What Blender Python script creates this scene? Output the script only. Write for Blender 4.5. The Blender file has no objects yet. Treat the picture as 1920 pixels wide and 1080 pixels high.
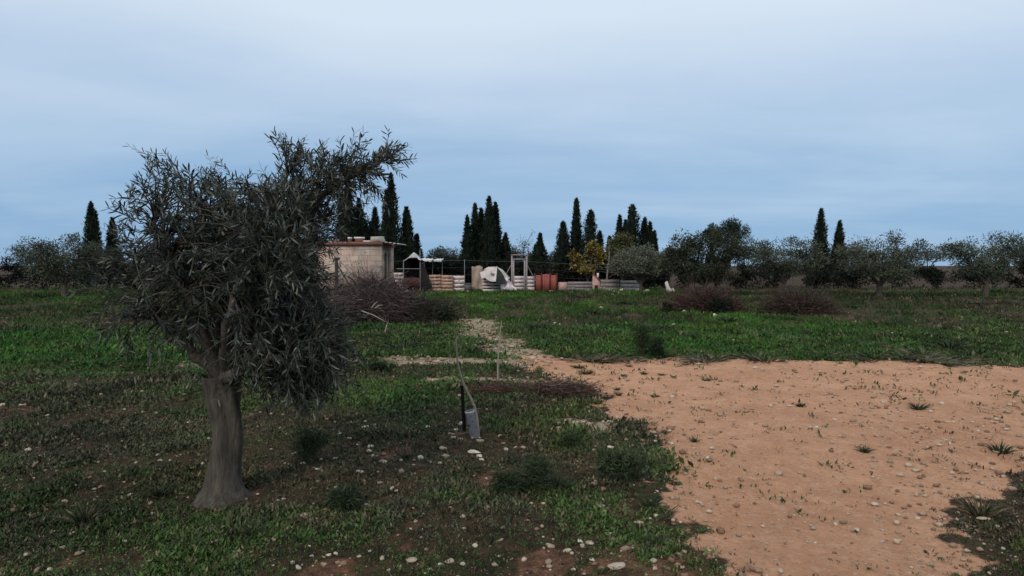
import bpy, math, random
import numpy as np
from mathutils import Vector

# ------------------------------------------------------------------ camera, sky, sun, exposure
SC = bpy.context.scene
COL = SC.collection
F = 1160.0                      # focal length in photo pixels (1920 wide)
CAMZ = 1.6
PITCH = math.atan(43.0 / F)
cam = bpy.data.cameras.new("camera"); cam.sensor_width = 36.0; cam.lens = 36.0 * F / 1920.0
cam.clip_start = 0.05; cam.clip_end = 3000
camo = bpy.data.objects.new("camera", cam); COL.objects.link(camo)
camo.location = (0, 0, CAMZ); camo.rotation_euler = (math.pi / 2 - PITCH, 0, 0)
SC.camera = camo

SUN_EL, SUN_AZ = 38.0, 205.0     # azimuth clockwise from +Y: behind the camera, a little to the left
def make_world():
    w = bpy.data.worlds.new("World"); SC.world = w; w.use_nodes = True
    n, l = w.node_tree.nodes, w.node_tree.links
    n.clear()
    out = n.new('ShaderNodeOutputWorld'); bg = n.new('ShaderNodeBackground')
    sky = n.new('ShaderNodeTexSky'); sky.sky_type = 'NISHITA'; sky.sun_disc = False
    sky.sun_elevation = math.radians(SUN_EL); sky.sun_rotation = math.radians(SUN_AZ)
    sky.air_density = 1.0; sky.dust_density = 0.3; sky.ozone_density = 2.0
    tc = n.new('ShaderNodeTexCoord'); sep = n.new('ShaderNodeSeparateXYZ')
    l.new(tc.outputs['Generated'], sep.inputs[0])
    # high thin cloud sheet: direction projected on a horizontal plane
    zc = n.new('ShaderNodeMath'); zc.operation = 'MAXIMUM'; l.new(sep.outputs[2], zc.inputs[0]); zc.inputs[1].default_value = 0.0
    za = n.new('ShaderNodeMath'); za.operation = 'ADD'; l.new(zc.outputs[0], za.inputs[0]); za.inputs[1].default_value = 0.10
    dv = n.new('ShaderNodeVectorMath'); dv.operation = 'DIVIDE'; l.new(tc.outputs['Generated'], dv.inputs[0])
    cb = n.new('ShaderNodeCombineXYZ')
    for i in range(3): l.new(za.outputs[0], cb.inputs[i])
    l.new(cb.outputs[0], dv.inputs[1])
    mp = n.new('ShaderNodeMapping'); l.new(dv.outputs[0], mp.inputs[0]); mp.inputs['Scale'].default_value = (0.36, 0.62, 0.0)
    mp.inputs['Rotation'].default_value = (0, 0, 0.16); mp.inputs['Location'].default_value = (3.1, 1.35, 0)
    n1 = n.new('ShaderNodeTexNoise'); l.new(mp.outputs[0], n1.inputs['Vector']); n1.inputs['Scale'].default_value = 1.0
    n1.inputs['Detail'].default_value = 5; n1.inputs['Roughness'].default_value = 0.5; n1.inputs['Distortion'].default_value = 0.5
    n2 = n.new('ShaderNodeTexNoise'); l.new(mp.outputs[0], n2.inputs['Vector']); n2.inputs['Scale'].default_value = 4.2
    n2.inputs['Detail'].default_value = 6; n2.inputs['Roughness'].default_value = 0.62
    # amount of cloud = elevation + noise
    e = n.new('ShaderNodeMapRange'); l.new(sep.outputs[2], e.inputs[0])
    e.inputs[1].default_value = 0.06; e.inputs[2].default_value = 0.38; e.inputs[3].default_value = 0.03; e.inputs[4].default_value = 1.0
    m1 = n.new('ShaderNodeMath'); m1.operation = 'MULTIPLY_ADD'; l.new(n1.outputs[0], m1.inputs[0]); m1.inputs[1].default_value = 0.9; m1.inputs[2].default_value = -0.46
    m2 = n.new('ShaderNodeMath'); m2.operation = 'MULTIPLY_ADD'; l.new(n2.outputs[0], m2.inputs[0]); m2.inputs[1].default_value = 0.20; m2.inputs[2].default_value = -0.10
    a1 = n.new('ShaderNodeMath'); a1.operation = 'ADD'; l.new(e.outputs[0], a1.inputs[0]); l.new(m1.outputs[0], a1.inputs[1])
    a2 = n.new('ShaderNodeMath'); a2.operation = 'ADD'; a2.use_clamp = True; l.new(a1.outputs[0], a2.inputs[0]); l.new(m2.outputs[0], a2.inputs[1])
    ramp = n.new('ShaderNodeMix'); ramp.data_type = 'RGBA'; l.new(a2.outputs[0], ramp.inputs[0])
    ramp.inputs[6].default_value = (2.45, 4.15, 6.35, 1); ramp.inputs[7].default_value = (6.6, 7.6, 8.75, 1)
    mix = n.new('ShaderNodeMix'); mix.data_type = 'RGBA'; mix.inputs[0].default_value = 0.93
    l.new(sky.outputs[0], mix.inputs[6]); l.new(ramp.outputs[2], mix.inputs[7])
    l.new(mix.outputs[2], bg.inputs[0]); bg.inputs[1].default_value = 0.1
    l.new(bg.outputs[0], out.inputs[0])
make_world()
sun = bpy.data.lights.new("sun", 'SUN'); sun.energy = 1.35; sun.angle = math.radians(14); sun.color = (1.0, 0.88, 0.72)
suno = bpy.data.objects.new("sun", sun); COL.objects.link(suno)
_az, _el = math.radians(SUN_AZ), math.radians(SUN_EL)
sdir = Vector((math.sin(_az) * math.cos(_el), math.cos(_az) * math.cos(_el), math.sin(_el)))
suno.rotation_euler = sdir.to_track_quat('Z', 'Y').to_euler(); suno.location = (0, -20, 30)
SC.view_settings.view_transform = 'Standard'; SC.view_settings.look = 'None'
SC.view_settings.exposure = 0.10; SC.view_settings.gamma = 1.0; SC.view_settings.use_curve_mapping = False
SC.cycles.max_bounces = 5; SC.cycles.diffuse_bounces = 2; SC.cycles.glossy_bounces = 2; SC.cycles.transparent_max_bounces = 6

# ------------------------------------------------------------------ helpers
RNG = np.random.default_rng(11)
random.seed(5)

def _hash(ix, iy, s):
    h = (ix.astype(np.int64) * 374761393 + iy.astype(np.int64) * 668265263 + s * 1442695041) & 0xFFFFFFFF
    h = ((h ^ (h >> 13)) * 1274126177) & 0xFFFFFFFF
    return ((h ^ (h >> 16)) & 0xFFFF) / 65535.0
def vnoise(x, y, s=0):
    x = np.asarray(x, float); y = np.asarray(y, float)
    ix, iy = np.floor(x), np.floor(y); fx, fy = x - ix, y - iy
    fx = fx * fx * (3 - 2 * fx); fy = fy * fy * (3 - 2 * fy)
    a, b = _hash(ix, iy, s), _hash(ix + 1, iy, s); c, d = _hash(ix, iy + 1, s), _hash(ix + 1, iy + 1, s)
    return (a * (1 - fx) + b * fx) * (1 - fy) + (c * (1 - fx) + d * fx) * fy
def fbm(x, y, s=0, o=3):
    t = 0; a = 0.5; k = 1.0; n = 0
    for i in range(o):
        t = t + a * vnoise(x * k, y * k, s + 17 * i); n += a; a *= 0.5; k *= 2.03
    return t / n
def sstep(a, b, v): 
    t = np.clip((v - a) / (b - a), 0, 1); return t * t * (3 - 2 * t)

def gz(x, y):
    x = np.asarray(x, float); y = np.asarray(y, float)
    return 0.10 * (fbm(x * 0.5 + 9, y * 0.5 + 3, 3, 2) - 0.5) + 0.035 * (vnoise(x * 3.1, y * 3.1, 8) - 0.5)
CT, ST = math.cos(PITCH), math.sin(PITCH)
def ray(px, py):
    u, v = (px - 960) / F, (540 - py) / F
    return u, CT + ST * v, -ST + CT * v
def G(px, py):                                  # pixel -> point on the ground
    a, b, c = ray(px, py); t = -CAMZ / c
    return a * t, b * t
def P(px, py, y):                               # pixel -> point at world depth y
    a, b, c = ray(px, py); t = y / b
    return Vector((a * t, y, CAMZ + c * t))
def gp(x, y, dz=0.0): return Vector((x, y, float(gz(x, y)) + dz))
def pxm(y): return F / y                        # photo pixels per metre

# ---------- materials
MATS = {}
def mat(name, color=(.5, .5, .5), rough=.85, var=.25, scale=6.0, bump=.0, attr=False, metal=0.0, back=None, spec=.25, stretch=1.0, vary=None):
    if name in MATS: return MATS[name]
    m = bpy.data.materials.new(name); m.use_nodes = True
    n, l = m.node_tree.nodes, m.node_tree.links
    b = n['Principled BSDF']; b.inputs['Roughness'].default_value = rough; b.inputs['Metallic'].default_value = metal
    b.inputs['Specular IOR Level'].default_value = spec
    tc = n.new('ShaderNodeTexCoord'); no = n.new('ShaderNodeTexNoise'); no.inputs['Scale'].default_value = scale
    no.inputs['Detail'].default_value = 6; no.inputs['Roughness'].default_value = .65
    mpg = n.new('ShaderNodeMapping'); mpg.inputs['Scale'].default_value = (1, 1, stretch); l.new(tc.outputs['Object'], mpg.inputs[0]); l.new(mpg.outputs[0], no.inputs['Vector'])
    mr = n.new('ShaderNodeMapRange'); l.new(no.outputs[0], mr.inputs[0]); mr.inputs[1].default_value = .25; mr.inputs[2].default_value = .75
    mr.inputs[3].default_value = 1 - var; mr.inputs[4].default_value = 1 + var
    mx = n.new('ShaderNodeVectorMath'); mx.operation = 'MULTIPLY'
    if attr:
        at = n.new('ShaderNodeAttribute'); at.attribute_name = 'col'; src = at.outputs['Color']
    else:
        rg = n.new('ShaderNodeRGB'); rg.outputs[0].default_value = (*color, 1); src = rg.outputs[0]
        if vary:
            oi = n.new('ShaderNodeObjectInfo'); mv = n.new('ShaderNodeMix'); mv.data_type = 'RGBA'; l.new(oi.outputs['Random'], mv.inputs[0]); l.new(src, mv.inputs[6]); mv.inputs[7].default_value = (*vary, 1); src = mv.outputs[2]
    if back:
        ge = n.new('ShaderNodeNewGeometry'); mi = n.new('ShaderNodeMix'); mi.data_type = 'RGBA'
        l.new(ge.outputs['Backfacing'], mi.inputs[0]); l.new(src, mi.inputs[6]); mi.inputs[7].default_value = (*back, 1); src = mi.outputs[2]
    l.new(src, mx.inputs[0])
    cb = n.new('ShaderNodeCombineXYZ')
    for i in range(3): l.new(mr.outputs[0], cb.inputs[i])
    l.new(cb.outputs[0], mx.inputs[1]); l.new(mx.outputs[0], b.inputs['Base Color'])
    if bump:
        bp = n.new('ShaderNodeBump'); bp.inputs['Strength'].default_value = bump; bp.inputs['Distance'].default_value = .03
        l.new(no.outputs[0], bp.inputs['Height']); l.new(bp.outputs[0], b.inputs['Normal'])
    MATS[name] = m; return m

# ---------- meshes from numpy
class MB:
    def __init__(s): s.V = []; s.Fq = []; s.C = []; s.n = 0
    def add(s, V, Fc, col=None):
        V = np.asarray(V, float).reshape(-1, 3); Fc = np.asarray(Fc, int)
        if Fc.shape[1] == 3: Fc = np.concatenate([Fc, np.full((len(Fc), 1), -1)], 1)
        s.V.append(V); q = Fc.copy(); q[q >= 0] += s.n; s.Fq.append(q); s.n += len(V)
        if col is None: col = (1, 1, 1)
        col = np.asarray(col, float); s.C.append(np.broadcast_to(col, (len(V), 3)) if col.ndim == 1 else col)
    def data(s, name):
        V = np.concatenate(s.V); Q = np.concatenate(s.Fq); C = np.concatenate(s.C)
        tri = Q[:, 3] < 0; cnt = np.where(tri, 3, 4)
        me = bpy.data.meshes.new(name); me.vertices.add(len(V)); me.vertices.foreach_set('co', V.astype(np.float32).ravel())
        flat = Q.ravel(); flat = flat[flat >= 0]
        me.loops.add(len(flat)); me.loops.foreach_set('vertex_index', flat.astype(np.int32))
        me.polygons.add(len(Q)); st = np.concatenate([[0], np.cumsum(cnt)[:-1]])
        me.polygons.foreach_set('loop_start', st.astype(np.int32)); me.polygons.foreach_set('loop_total', cnt.astype(np.int32))
        me.update(calc_edges=True)
        a = me.attributes.new('col', 'FLOAT_COLOR', 'POINT')
        a.data.foreach_set('color', np.concatenate([C, np.ones((len(C), 1))], 1).astype(np.float32).ravel())
        return me
    def build(s, name, m, parent=None, smooth=False, loc=None):
        if loc is not None:
            o_ = np.array(loc); s.V = [v - o_ for v in s.V]
        me = s.data(name); me.materials.append(m)
        if smooth: me.polygons.foreach_set('use_smooth', np.ones(len(me.polygons), bool))
        o = bpy.data.objects.new(name, me); COL.objects.link(o)
        if parent is not None: o.parent = parent
        if loc is not None: o.location = loc
        return o
    # shapes
    def box(s, c, size, rot=None, col=None, jit=0.0):
        c = np.array(c, float); h = np.array(size, float) / 2
        v = np.array([[x, y, z] for x in (-1, 1) for y in (-1, 1) for z in (-1, 1)], float) * h
        if jit: v += RNG.uniform(-jit, jit, v.shape)
        if rot is not None:
            from mathutils import Euler
            v = v @ np.array(Euler(rot).to_matrix()).T
        s.add(v + c, [[0, 1, 3, 2], [4, 6, 7, 5], [0, 4, 5, 1], [2, 3, 7, 6], [0, 2, 6, 4], [1, 5, 7, 3]], col)
    def tube(s, pts, rad, sides=8, col=None, cap=True):
        pts = np.array([list(p) for p in pts], float); k = len(pts); rad = np.broadcast_to(np.array(rad, float), (k,))
        V, Fc = tubes(pts[None], rad[None], sides); s.add(V, Fc, col)
        if cap:
            for e in (0, k - 1):
                ring = V[e * sides:(e + 1) * sides]; c = pts[e]
                s.add(np.concatenate([ring, [c]]), [[i, (i + 1) % sides, sides] for i in range(sides)], col)
    def sheet(s, grid, col=None, thick=0.0):
        g = np.array(grid, float); a, b = g.shape[:2]; V = g.reshape(-1, 3)
        Fc = [[i * b + j, i * b + j + 1, (i + 1) * b + j + 1, (i + 1) * b + j] for i in range(a - 1) for j in range(b - 1)]
        s.add(V, Fc, col)
def tubes(Pt, R, sides):
    N, k = Pt.shape[:2]
    T = np.gradient(Pt, axis=1); T /= np.linalg.norm(T, axis=2, keepdims=True) + 1e-9
    ref = np.where(np.abs(T[:, :1, 2:3]) < .8, np.array([[[0, 0, 1.]]]), np.array([[[1., 0, 0]]])); ref = np.broadcast_to(ref, T.shape)
    A = np.cross(T, ref); A /= np.linalg.norm(A, axis=2, keepdims=True) + 1e-9; B = np.cross(T, A)
    th = np.arange(sides) / sides * 2 * np.pi
    ring = A[:, :, None] * np.cos(th)[None, None, :, None] + B[:, :, None] * np.sin(th)[None, None, :, None]
    V = (Pt[:, :, None] + ring * R[:, :, None, None]).reshape(-1, 3)
    n_ = np.arange(N)[:, None, None] * (k * sides); i = np.arange(k - 1)[None, :, None] * sides; j = np.arange(sides)[None, None, :]; j2 = (j + 1) % sides
    Fc = np.stack([n_ + i + j, n_ + i + j2, n_ + i + sides + j2, n_ + i + sides + j], -1).reshape(-1, 4)
    return V, Fc
def unit(v): return v / (np.linalg.norm(v, axis=-1, keepdims=True) + 1e-9)
def leaf_quads(mb, pos, d, ln, wd, col, nrm=None, fold=0.0):
    """diamond leaves: base, two sides, tip"""
    N = len(pos); d = unit(d)
    if nrm is None: nrm = RNG.normal(size=(N, 3))
    sd = unit(np.cross(d, nrm)); up = np.cross(sd, d)
    ln = np.broadcast_to(ln, (N,))[:, None]; wd = np.broadcast_to(wd, (N,))[:, None]
    V = np.stack([pos, pos + d * ln * .45 + sd * wd * .5 + up * wd * fold, pos + d * ln, pos + d * ln * .45 - sd * wd * .5 + up * wd * fold], 1).reshape(-1, 3)
    Fc = np.arange(N * 4).reshape(-1, 4)
    c = np.repeat(np.broadcast_to(np.asarray(col, float), (N, 3)), 4, axis=0)
    mb.add(V, Fc, c)
def twig_paths(base, d, ln, k, bend=.3, grav=0.0):
    N = len(base); d = unit(d); t = np.linspace(0, 1, k)[None, :, None]
    b = RNG.normal(size=(N, 1, 3)) * bend; b[..., 2] -= grav
    return base[:, None] + (d[:, None] * t + b * t * t) * ln[:, None, None]

def tag(o, label=None, cat=None, group=None, kind=None):
    if label: o['label'] = label
    if cat: o['category'] = cat
    if group: o['group'] = group
    if kind: o['kind'] = kind
    return o
def thing(name, loc, label, cat, group=None):
    o = bpy.data.objects.new(name, None); COL.objects.link(o); o.location = loc; o.empty_display_size = .1
    return tag(o, label, cat, group)
def part(mb, name, m, root, smooth=False):
    mb.V = [v - np.array(root.location) for v in mb.V]
    return mb.build(name, m, root, smooth)

# ------------------------------------------------------------------ ground masks (what grows or lies where)
def poly(pts): return np.array([G(*p) for p in pts])
DIRT = poly([(985, 668), (1060, 672), (1115, 668), (1240, 672), (1365, 674), (1560, 676), (1920, 684), (2300, 720),
             (1960, 860), (1800, 960), (1780, 1100), (1790, 1500), (1400, 1500), (1345, 1090), (1318, 1035), (1282, 990), (1268, 930), (1246, 872), (1250, 838), (1208, 800), (1140, 786),
             (1104, 748), (1112, 722), (1040, 706), (1000, 690)])
STRIPS = [(poly([(655, 677), (720, 676), (790, 678), (905, 678), (990, 684)]), .40), (poly([(808, 717), (870, 715), (985, 719), (1060, 725)]), .24),
          (poly([(884, 600), (905, 618), (922, 636), (950, 655), (1000, 676)]), .60), (poly([(380, 684), (500, 679), (655, 677)]), .36), (poly([(1050, 795), (1120, 806)]), .2)]
BLOBS = [(920, 912, .28), (600, 897, .30), (800, 1030, .22), (1020, 1066, .25), (690, 845, .2), (1140, 965, .2), (1165, 1050, .28), (1085, 802, .3), (860, 815, .2), (1250, 1075, .3),
         (775, 990, .18), (620, 1075, .25), (935, 900, .2), (1010, 955, .16)]
BLOBS = [(*G(a, b), r * .7) for a, b, r in BLOBS]
def seg_d(x, y, A, B):
    d = B - A; t = np.clip(((x - A[0]) * d[0] + (y - A[1]) * d[1]) / (d @ d + 1e-9), 0, 1)
    return np.hypot(x - A[0] - t * d[0], y - A[1] - t * d[1])
def poly_sd(x, y, Pn):
    ins = np.zeros(x.shape, bool); dm = np.full(x.shape, 1e9)
    for i in range(len(Pn)):
        A, B = Pn[i], Pn[(i + 1) % len(Pn)]
        dm = np.minimum(dm, seg_d(x, y, A, B))
        c = ((A[1] > y) != (B[1] > y)) & (x < (B[0] - A[0]) * (y - A[1]) / (B[1] - A[1] + 1e-12) + A[0]); ins ^= c
    return np.where(ins, dm, -dm)
def masks(x, y):
    n1 = fbm(x * 1.1, y * 1.1, 21); n2 = fbm(x * 4.3, y * 4.3, 22); n3 = fbm(x * 14, y * 14, 23, 2)
    sd = poly_sd(x, y, DIRT) + (.25 + .75 * sstep(5, 11, y)) * (1.15 * (n1 - .5) + .9 * (n2 - .5)) + .4 * (n3 - .5)
    dirt = sstep(-.10, .12, sd)
    gr = np.zeros(x.shape)
    for L, w in STRIPS:
        dm = np.full(x.shape, 1e9)
        for i in range(len(L) - 1): dm = np.minimum(dm, seg_d(x, y, L[i], L[i + 1]))
        gr = np.maximum(gr, 1 - sstep(w * .55, w * 1.25, dm + .7 * w * (n2 - .5) * 2 + .25 * (n3 - .5)))
    edge = np.exp(-(sd / .28) ** 2) * .6; soft = sstep(-.55, .15, sd)
    bare = .8 * sstep(.63, .80, fbm(x * 2.1 + 40, y * 2.1, 31, 4) + .30 * (n3 - .5)) * (1 - sstep(9, 12, y))
    for bx, by, r in BLOBS:
        bare = np.maximum(bare, 1 - sstep(r * .2, r * 1.1, np.hypot(x - bx, (y - by)) + .35 * (n2 - .5) + .35 * (n3 - .5)))
    lush = sstep(8.2, 10.5, y + 2.5 * (n1 - .5)) * (.55 + .45 * sstep(.35, .6, fbm(x * .25, y * .16, 33)))
    lx, ly = G(720, 745); lush = np.maximum(lush, .8 * np.exp(-((x - lx) / 1.1) ** 2 - ((y - ly) / .9) ** 2))
    lush = lush * (1 - .55 * sstep(5, 10, x - .1 * y) * sstep(13, 18, y))
    masks.soft = soft
    return dirt, np.maximum(gr, 0), bare, lush, edge

# ------------------------------------------------------------------ ground
def axis(lo, hi, step, far, grow):
    c = list(np.arange(lo, hi + 1e-6, step)); s = step
    while c[-1] < far: s *= grow; c.append(c[-1] + s)
    return c
def make_ground():
    xs = axis(0, 7.5, .075, 900, 1.09); xs = np.array([-v for v in xs[:0:-1]] + xs)
    ya = axis(2.4, 13.0, .06, 1200, 1.035); yb = axis(0, 1, .2, 300, 1.25); ys = np.array([2.4 - v for v in yb[:0:-1]] + ya)
    X, Y = np.meshgrid(xs, ys); Z = gz(X, Y)
    fade = 1 - sstep(60, 120, np.hypot(X, Y)); Z = Z * fade
    d, g, b, l, e = masks(X.ravel(), Y.ravel())
    mb = MB(); ny, nx = X.shape
    i, j = np.meshgrid(np.arange(ny - 1), np.arange(nx - 1), indexing='ij'); k = (i * nx + j).ravel()
    mb.add(np.stack([X, Y, Z], -1).reshape(-1, 3), np.stack([k, k + 1, k + nx + 1, k + nx], -1), np.stack([d, np.maximum(g, 0), np.maximum(b, e * .6)], -1))
    m = bpy.data.materials.new('ground'); m.use_nodes = True; n, L = m.node_tree.nodes, m.node_tree.links
    bs = n['Principled BSDF']; bs.inputs['Roughness'].default_value = .95; bs.inputs['Specular IOR Level'].default_value = .1
    at = n.new('ShaderNodeAttribute'); at.attribute_name = 'col'; sp = n.new('ShaderNodeSeparateColor'); L.new(at.outputs['Color'], sp.inputs[0])
    tc = n.new('ShaderNodeTexCoord')
    def noise(sc, det=6, ro=.65):
        q = n.new('ShaderNodeTexNoise'); q.inputs['Scale'].default_value = sc; q.inputs['Detail'].default_value = det; q.inputs['Roughness'].default_value = ro
        L.new(tc.outputs['Object'], q.inputs['Vector']); return q.outputs[0]
    def mixc(f, a, b_):
        q = n.new('ShaderNodeMix'); q.data_type = 'RGBA'
        if isinstance(f, float): q.inputs[0].default_value = f
        else: L.new(f, q.inputs[0])
        for s_, v in ((6, a), (7, b_)):
            if isinstance(v, tuple): q.inputs[s_].default_value = (*v, 1)
            else: L.new(v, q.inputs[s_])
        return q.outputs[2]
    def rng(v, a, b_, c=0., d_=1.):
        q = n.new('ShaderNodeMapRange'); L.new(v, q.inputs[0])
        for i_, t in enumerate((a, b_, c, d_)): q.inputs[i_ + 1].default_value = t
        return q.outputs[0]
    soil = mixc(rng(noise(5.5, 8, .8), .4, .62), (.026, .021, .013), (.115, .060, .037))
    soil = mixc(rng(noise(23), .45, .75), soil, (.05, .055, .03))
    bare = mixc(rng(noise(14, 8, .75), .38, .62), (.085, .045, .030), (.27, .130, .080))
    bare = mixc(rng(noise(45, 6, .7), .52, .7), bare, (.045, .034, .022))
    dirt = mixc(rng(noise(1.3), .3, .7), (.54, .265, .148), (.72, .395, .235))
    dirt = mixc(rng(noise(.8, 5, .6), .46, .62, 0, .55), dirt, (.48, .235, .13))
    dirt = mixc(rng(noise(4.5, 8, .75), .45, .7, 0, .5), dirt, (.36, .185, .105))
    dirt = mixc(rng(noise(11, 8, .75), .5, .75, 0, .7), dirt, (.78, .49, .32))
    dirt = mixc(rng(noise(38, 8, .75), .52, .68, 0, .75), dirt, (.28, .135, .075))
    vo = n.new('ShaderNodeTexVoronoi'); vo.inputs['Scale'].default_value = 34; L.new(tc.outputs['Object'], vo.inputs['Vector'])
    vs = n.new('ShaderNodeSeparateColor'); L.new(vo.outputs['Color'], vs.inputs[0])
    peb = n.new('ShaderNodeMath'); peb.operation = 'MULTIPLY'
    L.new(rng(vo.outputs['Distance'], .38, .25), peb.inputs[0]); L.new(rng(vs.outputs[0], .72, .8), peb.inputs[1])
    dirt = mixc(peb.outputs[0], dirt, mixc(vs.outputs[1], (.60, .46, .35), (.30, .17, .12)))
    gravel = mixc(rng(noise(30), .35, .65), (.20, .145, .09), (.49, .38, .26))
    def rough(src, amp=.9, a_=.38, b_=.62):
        q = n.new('ShaderNodeMath'); q.operation = 'MULTIPLY_ADD'; L.new(noise(17, 8, .75), q.inputs[0]); q.inputs[1].default_value = amp; q.inputs[2].default_value = -amp * .5
        w = n.new('ShaderNodeMath'); w.operation = 'ADD'; L.new(src, w.inputs[0]); L.new(q.outputs[0], w.inputs[1]); return rng(w.outputs[0], a_, b_)
    c = mixc(rough(sp.outputs[2], 1.3, .35, .75), soil, bare)
    c = mixc(rough(sp.outputs[1], 1.3, .3, .6), c, gravel)
    c = mixc(rough(sp.outputs[0], .9), c, dirt)
    L.new(c, bs.inputs['Base Color'])
    bp = n.new('ShaderNodeBump'); bp.inputs['Strength'].default_value = .9; bp.inputs['Distance'].default_value = .035
    L.new(noise(26, 8, .78), bp.inputs['Height']); L.new(bp.outputs[0], bs.inputs['Normal'])
    o = mb.build('ground', m, smooth=True); tag(o, 'field ground of brown soil with an orange dirt clearing', 'ground', kind='structure')
make_ground()

# ------------------------------------------------------------------ grass and low weeds (nobody could count them)
def sample_field(n, y0, y1, pw, side=.93):
    ys = np.linspace(y0, y1, 4000); pdf = (ys ** -pw) * (ys * side + .7); c = np.cumsum(pdf); c /= c[-1]
    y = np.interp(RNG.random(n), c, ys); x = RNG.uniform(-1, 1, n) * (y * side + .7)
    return x, y
MG = mat('grass_leaf', attr=True, var=.2, scale=40, rough=.7, spec=.2)
def make_weeds():
    mb = MB()
    # flat leaved weeds, in little rosettes
    n = 270000; x, y = sample_field(n, 2.6, 16, 1.4); d, g, b, l, e = masks(x, y)
    cl = fbm(x * 2.4, y * 2.4, 51)
    keep = RNG.random(n) < (1 - masks.soft * .7) * (1 - d * .97) * (1 - .92 * g) * (1 - .72 * b) * (.45 + .75 * sstep(.36, .62, cl)); x, y, l, cl, d = x[keep], y[keep], l[keep], cl[keep], d[keep]
    K = 6; N = len(x)
    s = .0125 * (y / 4) ** .75 * RNG.uniform(.5, 1.7, N) * (.66 + 2.1 * cl ** 2) * 1.05
    th = RNG.uniform(0, 6.28, (N, K)); el = RNG.uniform(.05, 1.25, (N, K))
    dr = np.stack([np.cos(th) * np.cos(el), np.sin(th) * np.cos(el), np.sin(el)], -1)
    base = np.stack([x, y, gz(x, y) + .002], -1)[:, None] + RNG.normal(size=(N, K, 3)) * np.array([1, 1, .25]) * (s * .9)[:, None, None]
    base[..., 2] = np.maximum(base[..., 2], (gz(x, y) - .004)[:, None])
    t = RNG.random((N, 1)); lm = np.clip(l[:, None] + .2 * (t - .5), 0, 1)
    hue = fbm(x * .9 + 5, y * .9, 61)[:, None]
    grn = sstep(.45, .62, fbm(x * 1.3 + 70, y * 1.3, 66))[:, None]; colr = (1 - lm) * (np.array([.054, .060, .030]) * (1 - grn) + grn * np.array([.048, .084, .022])) + lm * np.array([.034, .100, .016])
    colr = colr * (.45 + 1.0 * RNG.random((N, 1))) * (.6 + .9 * vnoise(x * 1.6, y * 1.6, 63)[:, None]) + (hue > .56) * np.array([.018, .010, .004])
    dry = RNG.random((N, 1)) < .17 * (1 - .75 * lm); dc = np.array([[.17, .125, .075], [.10, .055, .038], [.075, .055, .045], [.21, .16, .10]])[RNG.integers(0, 4, N)]; colr = np.where(dry, dc * RNG.uniform(.6, 1.2, (N, 1)), colr)
    L = (s[:, None] * RNG.uniform(.8, 1.7, (N, K))).ravel()
    leaf_quads(mb, base.reshape(-1, 3), dr.reshape(-1, 3), L, L * RNG.uniform(.14, .5, L.shape), np.repeat(colr, K, 0), nrm=np.tile([0, 0, 1.], (N * K, 1)) + RNG.normal(size=(N * K, 3)) * .35)
    o = mb.build('weeds', MG); tag(o, 'low grey green weeds carpeting the stony foreground soil', 'weeds', kind='stuff')
    # upright grass
    mb = MB(); n = 105000; x, y = sample_field(n, 3.0, 44, 1.2); d, g, b, l, e = masks(x, y)
    cl = fbm(x * .8, y * .8, 71); keep = RNG.random(n) < (1 - masks.soft * .6) * (1 - d) * (1 - .93 * g) * (1 - .8 * b) * (1 - .8 * sstep(35.6, 36.8, y)) * (.10 + 1.0 * l) * (.5 + sstep(.3, .65, cl)); x, y, l, cl = x[keep], y[keep], l[keep], cl[keep]
    K = 6; N = len(x); s = .036 * (np.maximum(y, 5) / 8) ** .7 * RNG.uniform(.5, 1.6, N) * (.5 + 1.1 * cl)
    th = RNG.uniform(0, 6.28, (N, K)); el = RNG.uniform(.45, 1.45, (N, K))
    dr = np.stack([np.cos(th) * np.cos(el), np.sin(th) * np.cos(el), np.sin(el)], -1)
    base = np.stack([x, y, gz(x, y) - .005], -1)[:, None] + RNG.normal(size=(N, K, 3)) * np.array([1, 1, 0]) * (s * .55)[:, None, None]
    hue = fbm(x * .35 + 5, y * .22, 81)[:, None]; lm = l[:, None]
    colr = np.array([.040, .056, .026]) * (1 - lm) + lm * (np.array([.030, .096, .018]) * (1 - hue) + np.array([.070, .150, .017]) * hue)
    pat = fbm(x * .9 + 3, y * .5, 84)[:, None]; colr = colr * (.5 + .8 * RNG.random((N, 1))) * (.08 + 1.75 * pat ** 1.2); brn = sstep(.52, .66, fbm(x * .45, y * .22 + 8, 86))[:, None]; colr = colr * (1 - .55 * brn) + brn * np.array([.020, .016, .010]); dry = RNG.random((N, 1)) < .04 + .08 * brn; colr = np.where(dry, np.array([.15, .12, .06]), colr)
    L = (s[:, None] * RNG.uniform(.7, 1.6, (N, K))).ravel()
    leaf_quads(mb, base.reshape(-1, 3), dr.reshape(-1, 3), L, L * RNG.uniform(.13, .30, L.shape), np.repeat(colr, K, 0))
    o = mb.build('grass', MG); tag(o, 'short green grass covering the field up to the pallet fence', 'grass', kind='stuff')
make_weeds()

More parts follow.
